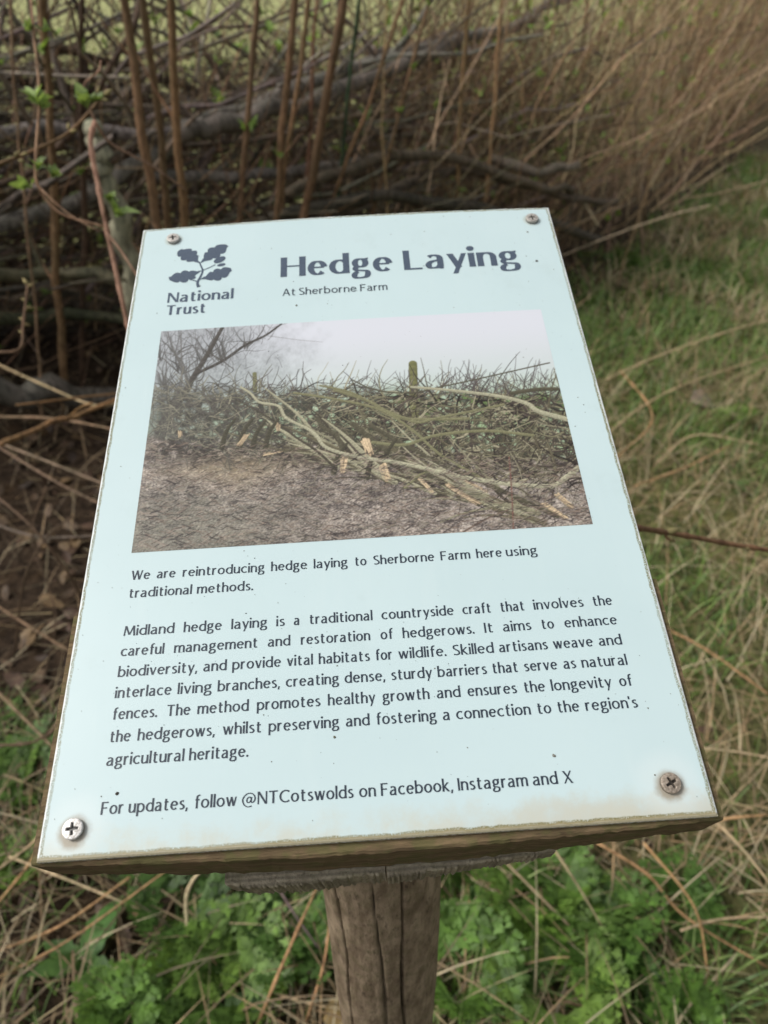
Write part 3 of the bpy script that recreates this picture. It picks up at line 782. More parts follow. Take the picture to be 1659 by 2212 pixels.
M_END = wood_mat('sawn_end_grain', (.27, .23, .165), (.44, .385, .28), (60, 60, 60), .2, True)
M_POST = wood_mat('weathered_post', (.14, .100, .064), (.32, .245, .165), (30, 30, 11), .18)

def board(name, u0, u1, v0, v1, h0, thick, mat, vf=lambda s: 0.0, hf=lambda s: 0.0, n=60, seed=1, fringe=0.0):
    """plank in panel space: u along, v up the panel, from h0 down; rough edges"""
    r = random.Random(seed); mb = MB(); V = []
    for i in range(n + 1):
        s = i / n; u_ = u0 + (u1 - u0) * s
        jr = lambda k=.35: r.uniform(-k, k)
        a0 = v0 + vf(s) + jr() - (r.random() ** 2) * fringe * .35; b = h0 - thick - hf(s) + jr(.8) - (r.random() ** 3) * fringe
        ring = [(v1, h0), (v1, b), ((v0 + v1) / 2, b), (a0 + 1.5, b), (a0 + jr(.3), b + 1.2 + fringe * .6), (a0 + jr(.4), (h0 + b) / 2), (a0 + .3, h0 - 1.2), (a0 + 1.4, h0)]
        V += [(u_ / 1000, p / 1000, q / 1000) for p, q in ring]
    m = 8
    F = [(i * m + j, i * m + (j + 1) % m, (i + 1) * m + (j + 1) % m, (i + 1) * m + j) for i in range(n) for j in range(m)]
    F += [tuple(range(m))[::-1], tuple(n * m + j for j in range(m))]
    mb.add(V, F, (1, 1, 1))
    return sign_part(name, mb, mat, root, False)
board('backing_board', -3.6, 300.4, -1.0, 117, -3.4, 30, M_BOARD, lambda s: -.3 - 4.0 * math.sin(PI * s), lambda s: 19 * math.sin(PI * min(1, s * 1.05)) ** .8, 90, 2)
board('backing_board', 4, 293, 300, 412, -7.5, 30, M_BOARD, seed=3)
board('support_block', 69, 149.4, -7.5, 110, -62, 34, M_END, lambda s: -2.5 * math.sin(PI * min(1, s * 1.1) ** .7), lambda s: 6 * s, 90, 4, 3.5)
board('support_block', 150.2, 236, -8, 110, -61, 30, M_END, lambda s: -1.5 + 6.5 * s, lambda s: 4 - 12 * s, 90, 5, 3.5)
# post, with drying cracks cut into it
mb = MB(); NA = 256; NR = 150; V, C = [], []; top_z = post_top.z + .012; pr = random.Random(3)
cracks = [(-PI / 2 - .68, .93, .0065), (-PI / 2 + .02, .30, .003), (-PI / 2 + .42, .97, .0055), (.4, .9, .004), (2.4, .9, .004)]
for j in range(NR + 1):
    s = j / NR; z = -.12 + (top_z + .12) * s
    for i in range(NA):
        a = 2 * PI * i / NA
        rad = .0362 + .0075 * s + .0040 * mnoise.noise(Vector((math.cos(a) * 1.2, math.sin(a) * 1.2, z * 4.5))) + .0006 * mnoise.noise(Vector((math.cos(a) * 9, math.sin(a) * 9, z * 14)))
        col = 1.0
        for k, (ca, ln, dp) in enumerate(cracks):
            aa = ca + .10 * mnoise.noise(Vector((k * 3.1, z * 4, 0))) + .03 * mnoise.noise(Vector((k * 7.1, z * 18, 0)))
            d = abs((a - aa + PI) % (2 * PI) - PI)
            on = min(1, max(0, (s - (1 - ln)) * 8))
            wv = .042 * (.6 + .9 * mnoise.noise(Vector((k, z * 5, 9))))
            if d < wv: rad -= dp * 1.2 * on * (1 - d / wv); col *= 1 - .8 * on * (1 - d / wv)
        V.append((rad * math.cos(a) - LEAN * z, rad * math.sin(a), z)); C.append((col, col, col))
F = [(j * NA + i, j * NA + (i + 1) % NA, (j + 1) * NA + (i + 1) % NA, (j + 1) * NA + i) for j in range(NR) for i in range(NA)]
F.append(tuple(NR * NA + i for i in range(NA)))
mb.add(V, F, np.array(C)); mb.build('post', M_POST, root, True)

# ==================================================================
# THE HEDGE
# ==================================================================
BROWN = (.225, .138, .076); DKBR = (.085, .055, .036); GREY = (.24, .215, .19); PALE = (.42, .39, .33); TAN = (.26, .19, .115)
def wobble(a, b, n, k, seed):
    r = random.Random(seed); a, b = np.array(a), np.array(b); L = np.linalg.norm(b - a)
    P = []; o = np.array([r.uniform(0, 99) for _ in range(3)])
    for i in range(n + 1):
        s = i / n; nz = np.array([mnoise.noise(Vector((o[q] + s * L * 1.6, q * 5.3, 0))) + .35 * mnoise.noise(Vector((o[q] + s * L * 6, q * 5.3, 7))) for q in range(3)])
        P.append(a + (b - a) * s + nz * k * L * math.sin(PI * min(1, s + .1)) ** .5)
    return np.array(P)

LEAF_OUT = [(0, 0), (.12, .10), (.30, .20), (.42, .17), (.52, .24), (.70, .16), (.80, .13), (1, 0)]
def leaf(mb, p, d, up, size, col, fold=.35, wid=1.0, curl=.3):
    """one small folded leaf"""
    d = np.array(d, float); d /= np.linalg.norm(d) + 1e-9; up = np.array(up, float)
    s_ = np.cross(d, up); s_ /= np.linalg.norm(s_) + 1e-9; n_ = np.cross(s_, d)
    V = []; m = len(LEAF_OUT)
    for q, w_ in LEAF_OUT:
        c = p + d * q * size + n_ * (-curl * q * q * size)
        V += [c, c + s_ * w_ * wid * size + n_ * fold * w_ * size, c - s_ * w_ * wid * size + n_ * fold * w_ * size]
    F = []
    for i in range(m - 1):
        F += [(3 * i, 3 * i + 3, 3 * i + 4, 3 * i + 1), (3 * i, 3 * i + 2, 3 * i + 5, 3 * i + 3)]
    mb.add(V, F, col)
def sprig(mb, p, size, r, col, n=7, axis=(0, 0, 1)):
    """a bursting bud: whorls of young leaves"""
    ax = np.array(axis, float); ax /= np.linalg.norm(ax)
    for k in range(n):
        a = r.uniform(0, 2 * PI); sp_ = r.uniform(.25, 1.1)
        h = np.array([math.cos(a), math.sin(a), r.uniform(-.2, .5)])
        leaf(mb, p + ax * size * .25 * (k / n), ax * (1 - sp_ * .5) + h * sp_, ax + h * -.2, size * r.uniform(.6, 1.15), np.array(col) * r.uniform(.7, 1.25), r.uniform(.2, .6), r.uniform(.8, 1.3), r.uniform(-.1, .5))
YG = (.24, .35, .095)

def upright(px0, py0, px1, py1, y, w, label, col=BROWN, dy=0.0, sprigs=0, ext=.35, twigs=3, seed=0):
    """a standing stem rooted in the ground, seen between two places of the picture at distance y"""
    a, b = at_y(px1, py1, y), at_y(px0, py0, y + dy)
    d = (b - a)
    if d.z < .05: return
    foot = a + d * ((gz(a.x, a.y) - .03 - a.z) / d.z)
    top = b + d * (ext / d.z)
    n = 22; P = wobble(foot, top, n, .018, seed + 11)
    mb = MB(); r = random.Random(seed + 5)
    rad = np.linspace(w * .5, w * .36, n + 1) * (1 + .06 * np.array([r.gauss(0, 1) for _ in range(n + 1)]))
    mb.tube(P, rad, jit(col, .12), 9)
    base = P[0].copy(); mb.v = [v_ - base.astype(np.float32) for v_ in mb.v]
    o = mb.build('hedge_stem', M_BARK); o.location = base.tolist()
    tag(o, label, 'hedge stem', 'upright stems in the hedge')
    def part(nm, fn, mat):
        m2 = MB(); fn(m2)
        if not m2.v: return
        m2.v = [v_ - base.astype(np.float32) for v_ in m2.v]; m2.build(nm, mat, o)
    for k in range(twigs):
        i = r.randrange(6, n - 2); q = P[i]; a_ = r.uniform(0, 2 * PI); l = r.uniform(.15, .5)
        e = q + np.array([math.cos(a_) * l * .6, math.sin(a_) * l * .6, l * r.uniform(.3, .9)])
        part('side_twig', lambda m2: m2.tube(wobble(q, e, 8, .06, seed * 31 + k), np.linspace(w * .16, .0012, 9), jit(col, .2), 6), M_TWIG)
    def lv(m2):
        for k in range(sprigs):
            i = r.randrange(5, n - 1); q = P[i] + np.array([r.uniform(-.03, .03), -.02, 0])
            sprig(m2, q, r.uniform(.03, .055), r, YG, r.randint(5, 9))
    if sprigs: part('young_leaves', lv, M_LEAF)
    return o

U = upright
U(92, 0, 140, 860, 2.75, .032, 'dark brown upright stem nearest the left edge of the hedge, passing behind the leafy twigs', sprigs=2, seed=1)
U(178, 0, 176, 820, 2.95, .026, 'thin brown upright stem just left of the mossy bent trunk', DKBR, sprigs=1, seed=2)
U(268, 0, 352, 560, 2.75, .036, 'thick brown stem leaning across its twin, left stem of the pair above the sign corner', sprigs=1, seed=3)
U(306, 0, 372, 560, 2.80, .032, 'upright stem crossing close behind the leaning one above the sign corner', (.17, .105, .06), seed=4)
U(366, 0, 398, 560, 2.70, .032, 'straight orange-brown stem just right of the crossed pair', (.19, .112, .055), sprigs=2, seed=5)
U(556, 0, 505, 560, 3.1, .026, 'brown stem leaning right between the crossed pair and the middle stems', seed=6, sprigs=2)
U(635, 0, 588, 560, 3.1, .030, 'middle upright stem with a pale orange streak, above the word Hedge', (.20, .12, .07), seed=7, sprigs=4)
U(668, 0, 600, 560, 3.3, .022, 'thin upright stem touching the streaked middle stem', BROWN, seed=8)
U(742, 0, 640, 560, 3.1, .040, 'thickest upright stem, leaning right above the title lettering', (.165, .10, .055), seed=9, sprigs=1)
U(690, 0, 655, 500, 3.5, .018, 'slim reddish stem between the two thick middle stems', (.2, .11, .07), seed=10)
U(770, 40, 722, 520, 3.6, .020, 'slim dark green-barked stem behind the thickest upright', (.04, .07, .035), seed=11)
U(830, 120, 690, 520, 3.5, .018, 'slanting brown rod rising to the right from behind the thickest upright', seed=12)
U(905, 90, 800, 480, 3.7, .018, 'slanting thin rod above the gap between the two title words', seed=13, sprigs=3)
U(1010, 0, 980, 480, 4.0, .020, 'tan rod standing over the right half of the title', (.26, .17, .09), seed=14, sprigs=1)
U(1085, 0, 1045, 480, 4.1, .022, 'pale tan rod with a broken light upper end above the sign\'s right half', (.33, .22, .12), seed=15)
U(890, 0, 850, 480, 4.3, .018, 'dark thin stem over the middle of the sign top', DKBR, seed=16, sprigs=2)
U(1270, 0, 1225, 420, 5.2, .022, 'tan stem rising from behind the upper right screw', (.25, .175, .105), seed=17, sprigs=2)
U(1420, 330, 1330, 640, 4.6, .014, 'long pale dead stem bending upward right of the sign', (.30, .215, .13), seed=18, twigs=1, ext=.3)
U(1370, 170, 1390, 620, 5.0, .014, 'thin curved pale stem further right of the sign', (.30, .22, .14), seed=19, twigs=1, ext=.4)
U(1450, 60, 1400, 420, 6.0, .018, 'tan stem in the receding part of the hedge', (.24, .17, .10), seed=20, twigs=2)
U(20, 0, 60, 500, 2.6, .010, 'very thin pale stem hanging at the far left edge', (.3, .2, .13), seed=21, twigs=2)
U(235, 200, 290, 110, 2.6, .016, 'short dark stem slanting behind the crossed pair', DKBR, seed=22)

def log(p, w0, w1, label, col=GREY, seed=0, k=.03, name='laid_branch', cat='branch', grp='laid branches woven through the hedge', sides=10, knots=2):
    P = crom([at_y(q[0], q[1], q[2] * (.90 if q[2] > 2.9 else 1)) for q in p], 7); n = len(P)
    r = random.Random(seed)
    P = P + np.array([[mnoise.noise(Vector((i * .35, q * 4.0, seed))) for q in range(3)] for i in range(n)]) * w0 * .5
    rad = np.linspace(w0, w1, n) / 2 * (1 + .07 * np.array([r.gauss(0, 1) for _ in range(n)]))
    mb = MB(); mb.tube(P, rad, jit(col, .1), sides, True, .05)
    base = P[0].astype(np.float32); mb.v = [v_ - base for v_ in mb.v]
    o = mb.build(name, M_LOG); o.location = base.tolist(); tag(o, label, cat, grp)
    for q in range(knots):
        i = r.randrange(2, n - 2); d = np.array([r.uniform(-1, 1), r.uniform(-1, .2), r.uniform(.2, 1)]); d /= np.linalg.norm(d)
        m2 = MB(); l = r.uniform(.06, .35); m2.tube(wobble(P[i], P[i] + d * l, 6, .05, seed + q), np.linspace(w0 * .18, .003, 7), jit(col, .2), 6)
        m2.v = [v_ - base for v_ in m2.v]; m2.build('side_twig', M_TWIG, o)
    return o
log([(-60, 500, 3.2), (180, 430, 3.4), (380, 300, 3.7), (640, 190, 4.2), (900, 110, 4.8), (1160, 40, 5.6)], .065, .05, 'long grey laid branch rising from the left edge to the hedge top at the right', seed=1)
log([(-60, 285, 3.3), (200, 285, 3.5), (430, 280, 3.8), (640, 210, 4.4), (900, 100, 5.2), (1100, 60, 6.0)], .055, .05, 'second grey laid branch running just above the longest one', (.22, .195, .175), seed=2)
log([(380, 300, 3.4), (520, 255, 3.6), (690, 210, 4.0), (1000, 90, 5.0)], .07, .06, 'dark thick laid branch with a bark-split upper face, over the black hollow', (.17, .145, .13), seed=3)
log([(200, 270, 2.95), (225, 380, 2.95), (262, 480, 3.0), (290, 640, 3.05), (300, 800, 3.1)], .06, .085, 'pale mossy bent trunk standing behind the thin stems at upper left', (.34, .34, .24), seed=4, knots=0)
log([(600, 185, 3.9), (700, 130, 4.1), (790, 70, 4.4)], .02, .012, 'bare whitish branch with a broken end sticking up in the middle of the hedge', PALE, seed=5)
log([(330, 380, 3.6), (560, 380, 3.9), (760, 350, 4.4), (1000, 330, 5.2)], .05, .04, 'grey horizontal laid branch under the black hollow', GREY, seed=6)
log([(620, 420, 3.7), (900, 330, 4.3), (1150, 400, 4.6), (1240, 410, 4.9)], .05, .04, 'brownish sagging laid branch above the title', (.14, .105, .075), seed=7)
log([(700, 470, 3.9), (980, 370, 4.5), (1200, 420, 4.8), (1330, 440, 5.2)], .045, .04, 'lower laid branch ending behind the upper right screw', (.12, .09, .065), seed=8)
log([(1060, 340, 4.8), (1160, 370, 4.8), (1250, 355, 4.9)], .05, .045, 'short sawn branch stub with a pale end, right of middle', (.22, .19, .15), seed=9, knots=0)
log([(-60, 600, 2.6), (120, 590, 2.8), (330, 610, 3.1), (560, 600, 3.5)], .05, .04, 'mossy low branch behind the left of the sign top', (.13, .12, .075), seed=10)
log([(-60, 840, 2.4), (100, 850, 2.6), (300, 860, 2.9)], .10, .08, 'thick grey log lying low at the left edge', (.15, .135, .11), seed=11, knots=0)
log([(-60, 700, 2.6), (150, 680, 2.9), (330, 700, 3.2)], .05, .04, 'dark mossy log above the pale grey log at left', (.075, .08, .045), seed=12)
log([(-40, 160, 3.6), (150, 190, 3.9), (350, 230, 4.2), (600, 290, 4.6)], .04, .03, 'brown branch slanting down to the right in the upper left of the hedge', DKBR, seed=13)
log([(-40, 60, 3.8), (180, 120, 4.0), (420, 190, 4.4)], .04, .03, 'upper brown branch slanting down from the top left corner', DKBR, seed=14)
log([(-40, 420, 3.0), (120, 330, 3.2), (260, 110, 3.4), (330, -60, 3.6)], .024, .02, 'dark thin branch slanting steeply up behind the leafy twigs', DKBR, seed=15)
log([(800, 110, 5.2), (980, 130, 5.6), (1150, 30, 6.4), (1300, -40, 7.2)], .07, .06, 'rough grey laid branch near the top middle of the hedge', (.26, .23, .21), seed=16)
log([(450, 560, 3.4), (700, 440, 3.8), (1000, 440, 4.4), (1300, 520, 4.9)], .06, .05, 'dark laid branch lying just over the top edge of the sign', (.08, .065, .05), seed=17)
log([(0, 960, 1.75), (110, 915, 1.85), (240, 868, 1.95), (330, 820, 2.1)], .016, .012, 'orange-brown twig rising to the sign edge from the left margin', (.27, .15, .07), seed=18, name='bramble_stem', grp='low stems left of the sign')

# --- background mass of twigs, joined
mb = MB(); r = random.Random(21)
def brush(n, tr, zr, depth, rad, cols, lr, up=.55, along=.4, sides=4):
    for _ in range(n):
        t_ = r.uniform(*tr) if not isinstance(tr, list) else r.choice(tr)
        p, d = hedge_point(t_)
        nrm = Vector((-d.y, d.x, 0)); s_ = r.uniform(*depth)
        q = p + nrm * s_; z = r.uniform(*zr)
        l = r.uniform(*lr)
        a = r.gauss(0, .6)
        dr = d * (along * r.uniform(-.8, 1.4)) + nrm * r.gauss(0, .32) + Vector((0, 0, up * r.uniform(.2, 1.6)))
        dr.normalize()
        e = Vector((q.x, q.y, z)) + dr * l
        m_ = 5
        P = wobble((q.x, q.y, z), e, m_, .11, r.randrange(99999))
        rr = r.uniform(*rad)
        mb.tube(P, np.linspace(rr, rr * .45, m_ + 1), np.array(jit(r.choice(cols), .3)), sides, False)
BR = [(.20, .125, .075), (.15, .10, .065), (.26, .18, .11), (.13, .105, .08), (.25, .21, .16), (.11, .075, .052)]
brush(300, (0, 5.2), (.2, 1.2), (.05, .8), (.005, .015), [(.20, .17, .145), (.15, .12, .09), (.26, .22, .18)], (.6, 1.6), .3, 1.3, 6)
DK = [(.13, .085, .055), (.085, .06, .042), (.17, .12, .08), (.11, .09, .06)]
brush(520, (0, 5.5), (.1, 1.1), (-.1, .9), (.0012, .0032), [(.34, .22, .13), (.42, .29, .18), (.27, .17, .10), (.36, .30, .22)], (.3, 1.2), .9, .5)
brush(900, (0, 6), (.0, .9), (.15, 1.3), (.002, .006), BR, (.4, 1.2), .35, .8)          # left and middle, low, leaning along
brush(420, (0, 6), (.5, 1.5), (.3, 1.4), (.002, .005), BR, (.4, 1.3), .7, .5)
brush(170, (0, 6), (.0, .35), (.5, 1.5), (.006, .016), [(.09, .075, .06), (.12, .10, .08), (.07, .06, .05)], (.6, 1.6), .2, 1.2, 6)
brush(1700, (0, 7.5), (.05, .95), (.5, 1.6), (.002, .006), DK, (.5, 1.4), .15, 1.0)
brush(1100, (0, 7), (.2, 1.25), (.3, 1.5), (.0015, .0045), BR + DK, (.3, 1.1), .25, 1.0)
brush(90, (0, 3.4), (.25, 1.2), (.35, 1.3), (.008, .020), [(.12, .10, .085), (.15, .13, .11), (.09, .075, .06)], (.8, 2.2), .22, 1.3, 7)
brush(260, (0, 6), (.0, .9), (-.25, .2), (.0012, .003), BR, (.3, .9), .4, .6)
RB = [(.32, .205, .115), (.24, .15, .085), (.38, .26, .15), (.17, .11, .07), (.46, .36, .23), (.26, .20, .13)]
brush(2100, (4.4, 11), (.0, 1.2), (-.12, 1.0), (.0015, .004), RB, (.4, 1.4), .8, .8)
brush(130, (4.0, 10), (.0, .8), (-.2, .2), (.003, .006), [(.55, .42, .28), (.48, .34, .2)], (.6, 1.5), .9, .6)
brush(1500, (10, 19), (.0, 1.3), (-.1, 1.2), (.003, .006), RB, (.5, 1.6), .8, .7)
brush(900, (18, 42), (.0, 1.5), (-.2, 1.6), (.006, .012), RB, (.8, 2.0), 1.0, .3)
o = mb.build('hedge_brush', M_TWIG); tag(o, 'tangled mass of thin brown twigs filling the hedge', 'twigs', kind='stuff')

# --- scattered opening leaves through the hedge, joined
mb = MB(); r = random.Random(31)
for _ in range(1900):
    t_ = r.uniform(0, 15); p, d = hedge_point(t_); nrm = Vector((-d.y, d.x, 0)); q = p + nrm * r.uniform(-.05, 1.2)
    sprig(mb, np.array([q.x, q.y, r.uniform(.15, 1.75)]), r.uniform(.022, .055) * (1 + t_ * .06), r, np.array(YG) * r.choice([.8, 1, 1.3, 1.5]), r.randint(2, 6), (r.uniform(-.4, .4), r.uniform(-.4, .4), 1))
o = mb.build('hedge_leaves', M_LEAF); tag(o, 'small bright green young leaves scattered through the hedge', 'leaves', kind='stuff')

# --- near twigs with buds and leaves, left margin and right of the sign
def near_twig(paths, label, col, leaves=(), buds=(), cat='twig', name='leafing_twig'):
    P0_ = at_depth(*paths[0][0][0]); base = np.array(P0_, dtype=np.float32)
    root_ = None
    for i, (pts, w0, w1) in enumerate(paths):
        P = crom([at_depth(*q) for q in pts], 7)
        mb = MB(); n = len(P); rad = np.linspace(w0, w1, n) / 2
        for nd in range(3, n - 1, 6): rad[nd] *= 1.35
        mb.tube(P, rad, jit(col, .1), 8); mb.v = [v_ - base for v_ in mb.v]
        if root_ is None:
            root_ = mb.build(name, M_BARK); root_.location = base.tolist(); tag(root_, label, cat)
        else: mb.build('side_twig', M_BARK, root_)
    rr_ = random.Random(len(label))
    for (x, y, d, s_, ax) in leaves:
        mb = MB(); sprig(mb, np.array(at_depth(x, y, d)), s_ * .78, rr_, (.27, .36, .13), 10, ax); mb.v = [v_ - base for v_ in mb.v]; mb.build('leaf_cluster', M_LEAF, root_)
    for (x, y, d, dx_, dy_, l) in buds:
        a, b = np.array(at_depth(x, y, d)), np.array(at_depth(x + dx_, y + dy_, d))
        u_ = (b - a) / np.linalg.norm(b - a)
        mb = MB(); mb.tube([a, a + u_ * l * .3, a + u_ * l * .6, a + u_ * l], np.array([.3, 1, .8, .12]) * l * .24, (.30, .25, .12), 7); mb.v = [v_ - base for v_ in mb.v]; mb.build('bud', M_BARK, root_)
near_twig([([(-60, 375, 1.20), (60, 330, 1.22), (150, 285, 1.25), (215, 215, 1.28), (232, 195, 1.30)], .006, .004)],
          'brown twig with swollen yellow-red buds slanting in from the left edge', (.20, .12, .065),
          [(-10, 395, 1.2, .02, (0, 0, 1))],
          [(226, 205, 1.28, 30, -22, .018), (210, 200, 1.28, 8, -24, .014), (222, 215, 1.28, 26, 4, .012), (150, 285, 1.25, 24, -6, .014), (148, 280, 1.25, 0, -24, .013), (30, 338, 1.21, 16, -14, .014), (40, 346, 1.21, 26, 6, .012), (60, 330, 1.21, -22, 8, .012)])
near_twig([([(62, -60, 1.15), (72, 60, 1.15), (85, 200, 1.16), (78, 330, 1.17), (82, 400, 1.18), (130, 460, 1.20), (225, 490, 1.22)], .0045, .004),
           ([(82, 400, 1.18), (110, 430, 1.18), (160, 470, 1.19), (215, 500, 1.2)], .003, .002)],
          'pale thin climbing stem hanging down the left margin with pairs of green leaves', (.34, .21, .14),
          [(84, 230, 1.16, .042, (-.4, 0, 1)), (90, 235, 1.16, .036, (.5, 0, .8)), (80, 370, 1.17, .034, (.3, 0, 1)), (70, 405, 1.18, .036, (-.8, 0, .3)), (112, 385, 1.18, .034, (.6, 0, .8)), (92, 70, 1.15, .026, (.6, 0, .5)), (70, 66, 1.15, .022, (-.6, 0, .5))])
near_twig([([(205, 262, 1.22), (196, 310, 1.22), (212, 400, 1.23), (232, 500, 1.24), (262, 640, 1.26), (280, 720, 1.28)], .0085, .0075),
           ([(205, 262, 1.22), (240, 310, 1.26), (330, 360, 1.32), (400, 410, 1.38)], .0045, .003),
           ([(228, 500, 1.24), (260, 540, 1.22), (300, 600, 1.22), (335, 635, 1.22)], .0045, .003),
           ([(205, 262, 1.22), (180, 190, 1.22), (212, 155, 1.22), (218, 130, 1.22)], .004, .002)],
          'pinkish peeling stem dropping behind the upper left corner of the sign', (.36, .22, .155),
          [(190, 235, 1.22, .044, (-.2, 0, 1)), (200, 225, 1.22, .034, (.5, 0, .8)), (250, 470, 1.24, .046, (.5, 0, 1)), (238, 440, 1.24, .03, (0, 0, 1))])
near_twig([([(-40, 760, 1.5), (40, 755, 1.5), (50, 700, 1.52), (60, 615, 1.54)], .006, .005)],
          'short twig with clustered reddish buds at the left edge beside the sign', (.16, .10, .06), [],
          [(60, 615, 1.54, -14, -18, .018), (60, 620, 1.54, 18, -10, .014), (58, 650, 1.54, -18, -8, .013), (56, 665, 1.54, 24, -2, .016), (54, 690, 1.53, -22, -4, .014), (52, 700, 1.53, 22, 4, .014), (50, 720, 1.52, -16, -10, .012)])
near_twig([([(1360, 1138, .74), (1410, 1145, .76), (1470, 1155, .79), (1560, 1172, .82), (1640, 1185, .84), (1740, 1200, .88)], .0060, .0052),
           ([(1436, 1150, .77), (1440, 1162, .77), (1450, 1168, .77)], .003, .0015)],
          'smooth red-brown bramble twig with paired buds poking out right of the sign', (.21, .115, .062), [],
          [(1438, 1150, .775, 24, -6, .016), (1440, 1156, .775, 16, 14, .012), (1608, 1182, .83, -18, -3, .01), (1608, 1182, .83, 16, 6, .008)])

# ==================================================================
# GROUND COVER
# ==================================================================
r = random.Random(44)
def in_view(x, y, m=.38):
    q = CAMM.inverted() @ Vector((x, y, 0))
    if q.z > -.2: return False
    return abs(q.x / -q.z) < 829.5 / FPX + m and abs(q.y / -q.z) < 1106 / FPX + m
def scatter(n, xr, yr, cond):
    out = []
    for _ in range(n * 6):
        if len(out) >= n: break
        x, y = r.uniform(*xr), r.uniform(*yr)
        if in_view(x, y) and cond(x, y): out.append((x, y))
    return out
def blade(mb, x, y, l, a, lean, w, col, z0=None, droop=1.0):
    z0 = gz(x, y) if z0 is None else z0
    ca, sa = math.cos(a), math.sin(a); V = []; n = 4
    px_, py_, pz = x, y, z0; th = lean
    for i in range(n + 1):
        ww = w * (1 - (i / n) ** 1.6) + .0003
        V += [(px_ - sa * ww, py_ + ca * ww, pz), (px_ + sa * ww, py_ - ca * ww, pz)]
        px_ += math.sin(th) * ca * l / n; py_ += math.sin(th) * sa * l / n; pz = max(z0 + .003, pz + math.cos(th) * l / n); th += droop / n * r.uniform(.6, 1.3)
    mb.add(V, [(2 * i, 2 * i + 1, 2 * i + 3, 2 * i + 2) for i in range(n)], col)
def greenness(x, y):
    return mnoise.noise(Vector((x * 1.7, y * 1.7, 3.3))) + .5 * mnoise.noise(Vector((x * 5, y * 5, 8.3)))
vergec = lambda x, y: hedge_side(x, y) < -.05 - .3 * r.random() and x > -.05 + r.gauss(0, .18)
GRN = [(.13, .22, .05), (.17, .27, .065), (.23, .31, .11), (.10, .17, .055)]
STR = [(.44, .35, .21), (.35, .26, .155), (.55, .46, .31), (.28, .20, .125), (.38, .26, .15)]
mb = MB()
for x, y in scatter(2200, (-1.2, .3), (.3, 1.3), lambda x, y: greenness(x * 2, y * 2) > -.1):
    blade(mb, x, y, r.uniform(.05, .13), r.uniform(0, 2 * PI), r.uniform(.1, .9), .0016, np.array(r.choice(GRN)) * r.uniform(.6, 1.2), droop=r.uniform(.3, 1.6))
for x, y in scatter(42000, (-.5, 6.5), (.3, 9), vergec):
    g_ = greenness(x, y)
    if g_ < -.05 and r.random() < .8: continue
    far = max(1, y / 3)
    blade(mb, x, y, r.uniform(.06, .17), r.uniform(0, 2 * PI), r.uniform(.1, .8), .0024 * far, np.array(r.choice(GRN)) * r.uniform(.7, 1.35), droop=r.uniform(.3, 1.8))
o = mb.build('green_grass', M_GRASS); tag(o, 'green grass blades growing in the verge right of the sign', 'grass', kind='stuff')
mb = MB()
for x, y in scatter(20000, (-.5, 6.5), (.3, 9), vergec):
    g_ = greenness(x, y)
    if g_ > .12 and r.random() < .85: continue
    far = max(1, y / 3)
    blade(mb, x, y, r.uniform(.10, .30), r.uniform(0, 2 * PI), r.uniform(.5, 1.35), .0018 * far, np.array(r.choice(STR)) * r.uniform(.7, 1.2), gz(x, y) + r.uniform(0, .05), r.uniform(.2, 1.4))
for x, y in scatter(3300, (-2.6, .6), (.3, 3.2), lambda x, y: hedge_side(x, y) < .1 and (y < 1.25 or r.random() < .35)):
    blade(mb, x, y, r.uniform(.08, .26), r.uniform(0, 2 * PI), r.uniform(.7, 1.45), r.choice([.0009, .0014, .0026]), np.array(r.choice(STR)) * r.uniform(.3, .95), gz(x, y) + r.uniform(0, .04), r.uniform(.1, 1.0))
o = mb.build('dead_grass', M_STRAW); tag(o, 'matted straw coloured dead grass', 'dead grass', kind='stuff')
# field grass behind the hedge
mb = MB()
fp = []
for _ in range(60000):
    if len(fp) > 7000: break
    x, y = r.uniform(-9, 9), r.uniform(3, 18)
    if in_view(x, y, .1) and hedge_side(x, y) > 1.6: fp.append((x, y))
for x, y in fp:
    blade(mb, x, y, r.uniform(.10, .26), r.uniform(0, 2 * PI), r.uniform(.1, .9), .006, np.array(r.choice([(.34, .38, .17), (.42, .44, .24), (.50, .46, .29), (.27, .34, .13)])) * r.uniform(.8, 1.3), droop=r.uniform(.3, 1.4))
o = mb.build('field_grass', M_GRASS); tag(o, 'pale green field grass behind the hedge', 'grass', kind='stuff')
# fallen leaves
mb = MB()
for x, y in scatter(2600, (-3, 1.8), (.3, 5), lambda x, y: x < .3 + r.gauss(0, .3) or hedge_side(x, y) > -.4):
    c = r.choice([(.085, .052, .034), (.13, .085, .055), (.055, .036, .026), (.20, .13, .07), (.11, .065, .045)])
    a = r.uniform(0, 2 * PI); leaf(mb, np.array([x, y, gz(x, y) + r.uniform(.004, .03)]), (math.cos(a), math.sin(a), r.uniform(-.2, .4)), (r.gauss(0, .5), r.gauss(0, .5), 1), r.uniform(.03, .07), c, r.uniform(-.4, .6), r.uniform(.9, 1.6), r.uniform(-.4, .8))
o = mb.build('leaf_litter', M_STRAW); tag(o, 'brown fallen leaves on the soil under the hedge', 'fallen leaves', kind='stuff')

